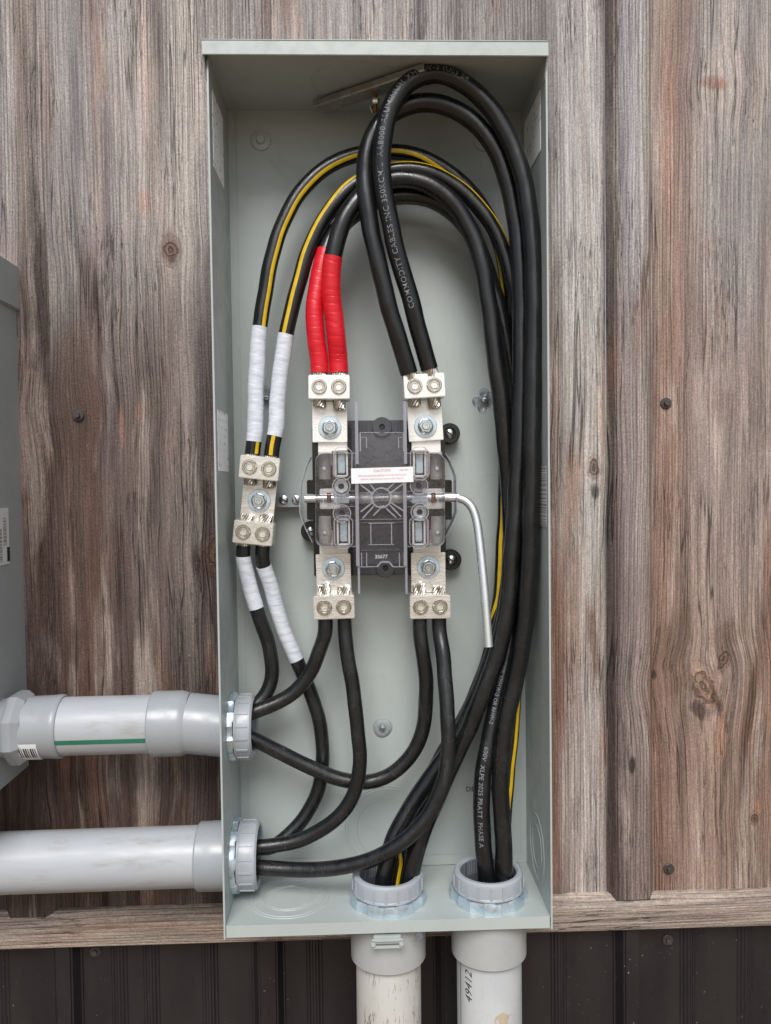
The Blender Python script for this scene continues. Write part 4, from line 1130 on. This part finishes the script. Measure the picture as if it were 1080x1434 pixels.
# ------------------------------------------------------------------ neutral lug on its strap
nb = at(362, 701, .055)
neu = thing('neutral_lug', 'tilted aluminium neutral lug with four set screws, left of the switch', 'lug', (nb.x, 0, nb.z))
tilt = math.radians(6.5)
obj('insulator', box((nb.x-.014, -.001, nb.z-.014), (nb.x+.014, -.046, nb.z+.014), .002), M_char, neu)
m4 = Matrix.Translation((nb.x, -.055, nb.z)) @ Matrix.Rotation(tilt, 4, 'Y')
obj('lug_bar', box((-.0208, 0, -.046), (.0208, .005, .046), .0006, m4), M_tin2, neu)
for s, oz in ((1, .0405), (-1, -.0395)):
    b_ = obj('lug_block', box((-.0240, -.024, oz-.0140), (.0240, .010, oz+.0140), .0009, m4), M_tin2, neu)
    for sx in (-1, 1): inst('set_screw', me_set, b_, m4 @ Vector((sx*.0118, -.0239, oz)), (0, random.random()*2, 0))
    bm = bmesh.new(); R3 = m4.to_3x3()
    for sx in (-1, 1): strand_bm(m4 @ Vector((sx*.0118, -.0075, oz-s*.0130)), R3 @ Vector((.06, 0, -s)), .0078, .011 if sx > 0 else .009, bm, 11, 1.5, seed=3+sx)
    obj('conductor_ends', bm, M_strand, neu, kind='stuff')
inst('washer', me_washer, neu, m4 @ Vector((.001, -.0001, 0))); inst('nut_flange', me_flange, neu, m4 @ Vector((.001, -.0016, 0)))
inst('hex_nut', me_nut, neu, m4 @ Vector((.001, -.0026, 0)), (0, .3, 0)); inst('stud', me_stud, neu, m4 @ Vector((.001, -.003, 0)))
# bonding strap
st = at(404, 700, .02)
bs = thing('bonding_strap', 'short grey metal bonding strap with two slotted screws between the neutral lug and the switch', 'strap', (st.x, 0, st.z))
obj('strap', pbox(366, 690, 421, 711, .0165, .020, .0005), M_pvcd, bs)
obj('standoff', pbox(392, 694, 418, 707, .0005, .0165, .0005), M_pvcd, bs)
for px in (397, 415):
    p = at(px, 700, .021); s = obj('screw', lathe([(.0058, 0), (.0058, .0012), (.0044, .0020), (0, .0023)], (p.x, -.0202, p.z), (0, -1, 0), 24), M_zinc, bs)
    m_ = Matrix.Translation((p.x, -.0228, p.z)) @ Matrix.Rotation(.5 if px < 400 else 1.2, 4, 'Y')
    obj('screw_slot', box((-.0050, -.0002, -.0008), (.0050, .0022, .0008), 0, m_), M_ink, s)

# ------------------------------------------------------------------ cables
def lug_in(m4, sx, blk=.0478, out=.0):
    return m4 @ Vector((sx*.0118, -.0075, blk+out))
def cable(name, label, group, pts, r, mat=None, start_dir=None, tapes=(), stripe=None, prints=(), seed=0, strands=True, head=None, jacket0=0.0):
    P = [at(*p) if abs(p[0]) > 3 else Vector(p) for p in pts]
    if head: P = list(head)+P
    path = Path(P)
    rw = random.Random(seed+50); ph_ = [rw.random()*6 for _ in range(6)]
    for i_ in range(len(path.p)):
        q = path.s[i_]; amp = .0003*min(1, q/.03)
        path.p[i_] = path.p[i_]+Vector((math.sin(q*70+ph_[0])+.6*math.sin(q*133+ph_[1]), math.sin(q*61+ph_[2])*.5, math.sin(q*83+ph_[3])*.4))*amp
    t = thing(name, label, 'cable', tuple(path.ev(path.L)[0]), group)
    obj('jacket', tube_bm(path, r, jacket0, None, .0035, 28, rfun=lambda q, a: 1+.010*math.sin(a*2+q*28+ph_[4])+.006*math.sin(a*3-q*75+ph_[5])+.006*math.sin(q*150+ph_[1])), mat or M_rub, t)
    if strands:
        p, tg, n, b = path.ev(jacket0)
        obj('conductor_strands', strand_bm(p, -tg, r*.86, .010+jacket0, None, 14, .8, seed), M_strand, t, kind='stuff')
    for (a, b_, m_, nm) in tapes:
        obj('tape', tape_bm(path, r, path.near(at(*a)), path.near(at(*b_)), seed=seed+len(nm)), m_, t, nm or None)
    if stripe:
        keys = [(path.near(at(*k[:3])), math.radians(k[3])) for k in stripe]; keys.sort()
        def th(q):
            if q <= keys[0][0]: return keys[0][1]
            for (q0, a0), (q1, a1) in zip(keys, keys[1:]):
                if q <= q1: f_ = (q-q0)/(q1-q0); f_ = f_*f_*(3-2*f_); return a0+(a1-a0)*f_
            return keys[-1][1]
        segs = [(jacket0+.001, path.L-.001)]
        for (a, b_, m_, nm) in tapes:
            qa, qb = sorted((path.near(at(*a)), path.near(at(*b_)))); segs = [(jacket0+.001, qa+.001), (qb-.001, path.L-.001)]
        for qa, qb in segs:
            if qb-qa > .003: obj('stripe', stripe_bm(path, r, th, .25, qa, qb), M_yel, t)
    for (txt, s_at, ang, size, space) in prints:
        q = path.near(at(*s_at))
        obj('print', text_on_path(path, r, txt, q, math.radians(ang), size, 1, space, .00003), M_print, t, smooth=False)
    return path
BF = 'feeder cables looping over the switch'
def hd_(m4, sx, dr, blk=.0478, e=.0145, extra=.004):
    """jacket start just outside the lug block, along the block's axis"""
    a = m4 @ Vector((sx*.0118, -.0075, blk+e+extra)); b = m4 @ Vector((sx*.0118+dr*.25, -.0075, blk+e+extra+.02)); return [a, b]
END = lambda x, y, d: [(x, y, d)]
# black pair from the right lug
pB1 = cable('power_cable', 'outermost black cable with white lettering, rising from the right lug and looping highest', BF,
    [(588.5, 470, .084), (573, 412, .091), (555, 350, .099), (542, 290, .105), (535, 235, .108), (537, 190, .111), (550, 145, .113), (575, 113, .113), (612, 102, .111), (655, 120, .108), (692, 158, .106),
     (720, 210, .105), (737, 270, .105), (745, 335, .105), (748, 400, .105), (747, 500, .105), (746, 600, .105), (744, 700, .104), (742, 790, .102), (736, 870, .099), (727, 930, .096), (714, 985, .094), (704, 1040, .093), (701, 1100, .093), (704, 1160, .094), (707, 1240, .096),
     (fl[1]+.016, -.096, -.60), (fl[1]+.016, -.094, -.70)], .0108, head=[at(601.5, 517, .079)],
    prints=[('COMMODITY CABLES INC 350KCMIL  AA8000 ALUMINUM XHHW-2 (UL) E4', (579, 432, .09), -14, .0094, 1.10)], seed=1)
pB2 = cable('power_cable', 'black cable from the right lug tucked just inside the outermost loop', BF,
    [(560, 480, .085), (545, 430, .090), (528, 360, .094), (516, 300, .094), (511, 250, .093), (516, 205, .092), (532, 172, .092), (560, 152, .092), (600, 143, .091), (645, 157, .090), (682, 190, .090),
     (705, 235, .088), (719, 290, .086), (727, 350, .086), (730, 420, .0865), (730, 500, .0865), (728, 600, .0875), (723, 700, .0880), (717, 780, .0890), (711, 850, .090), (700, 905, .090), (681, 960, .089), (661, 1010, .087), (640, 1055, .084), (615, 1110, .083), (592, 1165, .086), (574, 1230, .090),
     (fl[0]+.016, -.092, -.58), (fl[0]+.014, -.092, -.70)], .0108, head=[at(573, 523, .079)], seed=2)
# red-taped pair from the left lug
pR2 = cable('power_cable', 'black cable with thick red tape on its end, right one of the red taped pair', BF,
    [(472, 480, .078), (466, 430, .082), (464, 390, .085), (468, 350, .087), (480, 312, .087), (498, 283, .085), (525, 259, .081), (560, 250, .079), (598, 257, .079), (633, 283, .078), (658, 320, .077),
     (674, 365, .077), (684, 420, .077), (691, 480, .076), (699, 540, .075), (706, 600, .072), (712, 670, .068), (716, 740, .066), (715, 800, .066), (706, 860, .068), (690, 920, .070), (668, 975, .070), (645, 1025, .068), (610, 1080, .066), (575, 1130, .068), (550, 1180, .075), (537, 1235, .084),
     (fl[0]-.010, -.092, -.58), (fl[0]-.010, -.092, -.70)], .0108, head=hd_(L1m, 1, -.004), tapes=[((484, 521, .073), (464, 357, .087), M_red, 'red tape wraps')], seed=3, jacket0=0)
pR1 = cable('power_cable', 'black cable with slimmer red tape on its end, left one of the red taped pair', BF,
    [(443, 480, .074), (441, 435, .074), (446, 395, .071), (456, 352, .067), (472, 322, .062), (497, 299, .060), (530, 280, .058), (562, 274, .058), (602, 278, .056), (640, 302, .052), (666, 338, .048),
     (686, 390, .046), (704, 450, .045), (717, 520, .042), (724, 600, .038), (727, 680, .036), (726, 760, .040), (722, 840, .048), (714, 900, .060), (700, 965, .072), (687, 1025, .080), (678, 1075, .087), (674, 1130, .091), (677, 1180, .092), (681, 1240, .092),
     (fl[1]-.008, -.094, -.60), (fl[1]-.008, -.094, -.70)], .0105, head=hd_(L1m, -1, -.003), tapes=[((443, 521, .073), (455, 352, .066), M_red, 'red tape wraps')], seed=4,
    prints=[('TYPE XHHW-2 OR RHW-2', (706, 925, .075), 22, .0066, 1.0), ('600V  XLPE 2025 PRATT  PHASE A', (679, 1043, .083), 18, .0078, 1.04)])
# neutrals with yellow stripe
nbk = lambda sx, e: m4 @ Vector((sx*.0118, -.0075, .0405+.0140+e))
pY1 = cable('neutral_cable', 'outer black cable with yellow stripe and white tape on its left end', BF,
    [(358, 590, .062), (358, 550, .062), (361, 490, .062), (368, 430, .061), (380, 365, .060), (396, 312, .058), (424, 265, .056), (460, 232, .053), (502, 216, .050), (548, 212, .048), (592, 220, .046), (632, 243, .044),
     (666, 276, .042), (692, 320, .040), (708, 375, .035), (714, 440, .030), (713, 520, .028), (710, 600, .034), (708, 680, .043), (705, 760, .046), (701, 830, .046), (690, 900, .047), (671, 960, .048), (648, 1010, .048), (618, 1060, .050), (590, 1115, .054), (568, 1170, .060), (554, 1225, .066),
     (fl[0]+.006, -.070, -.58), (fl[0]+.006, -.07, -.70)], .0094, head=[nbk(-1, .002), nbk(-1, .018)], tapes=[((358, 618, .062), (365, 458, .062), M_white, 'white tape wraps')],
    stripe=[(358, 620, .06, 38), (380, 365, .06, 34), (470, 228, .053, 30), (560, 212, .048, 12), (640, 250, .044, 40), (710, 400, .035, 60), (708, 660, .043, 30), (700, 830, .046, 30), (680, 930, .047, 150), (575, 1150, .058, 150), (556, 1210, .064, -20)], seed=5)
pY2 = cable('neutral_cable', 'inner black cable with yellow stripe and white tape, right one of the white taped pair', BF,
    [(387, 600, .062), (389, 560, .062), (395, 505, .063), (406, 445, .065), (420, 390, .066), (438, 337, .067), (463, 293, .068), (492, 262, .068), (524, 245, .066), (562, 237, .064), (602, 242, .062), (643, 264, .060),
     (677, 298, .060), (702, 342, .060), (719, 400, .062), (730, 470, .064), (736, 550, .070), (741, 640, .076), (743, 730, .078), (742, 810, .076), (735, 880, .072), (726, 935, .069), (720, 975, .068), (716.5, 1025, .067), (712, 1075, .067), (707, 1130, .067), (704, 1190, .068), (702, 1240, .069),
     (fl[1]+.012, -.070, -.60), (fl[1]+.010, -.07, -.70)], .0094, head=[nbk(1, .002), nbk(1, .018)], tapes=[((387, 610, .062), (399, 470, .064), M_white, 'white tape wraps')],
    stripe=[(387, 630, .06, -2), (400, 470, .064, -14), (460, 295, .068, -28), (524, 245, .066, -48), (600, 242, .062, -62), (700, 340, .06, -62), (735, 500, .07, -90), (735, 880, .072, -80), (722, 960, .069, -34), (712, 1075, .067, -26), (706, 1140, .067, -20)], seed=6)
# lower cables
LG = 'lower cables leaving through the side conduits'
nlo = lambda sx, e: m4 @ Vector((sx*.0118, -.0075, -.0395-.0140-e))
cable('neutral_cable', 'short black cable with white tape hanging from the left side of the neutral lug', LG,
    [(350, 820, .056), (363, 865, .052), (377, 905, .048), (382, 940, .047), (374, 970, .050), (357, 990, .056), (X0-.01, -.058, UC.z+.013), (X0-.08, -.058, UC.z+.013)], .0090, M_rub2,
    head=[nlo(-1, .004), nlo(-1, .018)], tapes=[((341, 778, .06), (360, 852, .053), M_white, 'white tape wraps')], seed=7)
cable('neutral_cable', 'long white taped cable from the right side of the neutral lug to the lower conduit', LG,
    [(379, 820, .052), (390, 860, .046), (404, 898, .041), (421, 937, .037), (439, 980, .035), (450, 1025, .035), (452, 1065, .035), (446, 1105, .036), (430, 1140, .039), (406, 1168, .044), (378, 1188, .050), (X0+.02, -.056, LC.z+.006), (X0-.08, -.058, LC.z+.008)], .0090, M_rub2,
    head=[nlo(1, .002), nlo(1, .016)], tapes=[((373, 789, .055), (416, 925, .038), M_white, 'white tape wraps')], seed=8)
bl_ = lambda mm, sx, e, blk: mm @ Vector((sx*.0118, -.0075, blk+.0145+e))
cable('load_cable', 'black cable from the left lower lug curving left into the upper conduit', LG,
    [(449, 908, .067), (432, 947, .064), (408, 973, .064), (380, 988, .066), (352, 998, .068), (X0, -.070, UC.z+.010), (X0-.08, -.070, UC.z+.008)], .0092, M_rub2,
    head=[bl_(L3m, 1, .001, .0455), bl_(L3m, 1, .018, .0455)], seed=9)
cable('load_cable', 'black cable dropping from the left lower lug in a long curve to the lower conduit', LG,
    [(485, 905, .074), (493, 955, .076), (500, 1010, .078), (504, 1060, .078), (500, 1100, .078), (485, 1132, .076), (459, 1156, .073), (420, 1177, .070), (385, 1184, .068), (352, 1187, .068), (X0-.01, -.072, LC.z+.006), (X0-.08, -.07, LC.z+.004)], .0090, M_rub2,
    head=[bl_(L3m, -1, .001, .0455), bl_(L3m, -1, .018, .0455)], seed=10)
cable('load_cable', 'black cable from the right lower lug swinging low then into the upper conduit', LG,
    [(591, 905, .074), (596, 945, .070), (597, 985, .066), (590, 1030, .062), (568, 1068, .058), (540, 1089, .057), (510, 1096, .056), (475, 1091, .056), (440, 1077, .056), (396, 1056, .058), (358, 1036, .062), (X0+.004, -.064, UC.z-.008), (X0-.08, -.066, UC.z-.012)], .0092, M_rub2,
    head=[bl_(L4m, 1, .001, .0470), bl_(L4m, 1, .018, .0470)], seed=11)
cable('load_cable', 'black cable from the right lower lug crossing in front to the lower conduit', LG,
    [(619, 905, .080), (624, 955, .090), (627, 1010, .101), (628, 1060, .106), (618, 1105, .108), (596, 1148, .109), (560, 1182, .108), (520, 1204, .102), (468, 1216, .092), (420, 1218, .082), (372, 1216, .074), (X0+.012, -.070, LC.z-.013), (X0-.08, -.068, LC.z-.014)], .0092, M_rub2,
    head=[bl_(L4m, -1, .001, .0470), bl_(L4m, -1, .018, .0470)], seed=12)
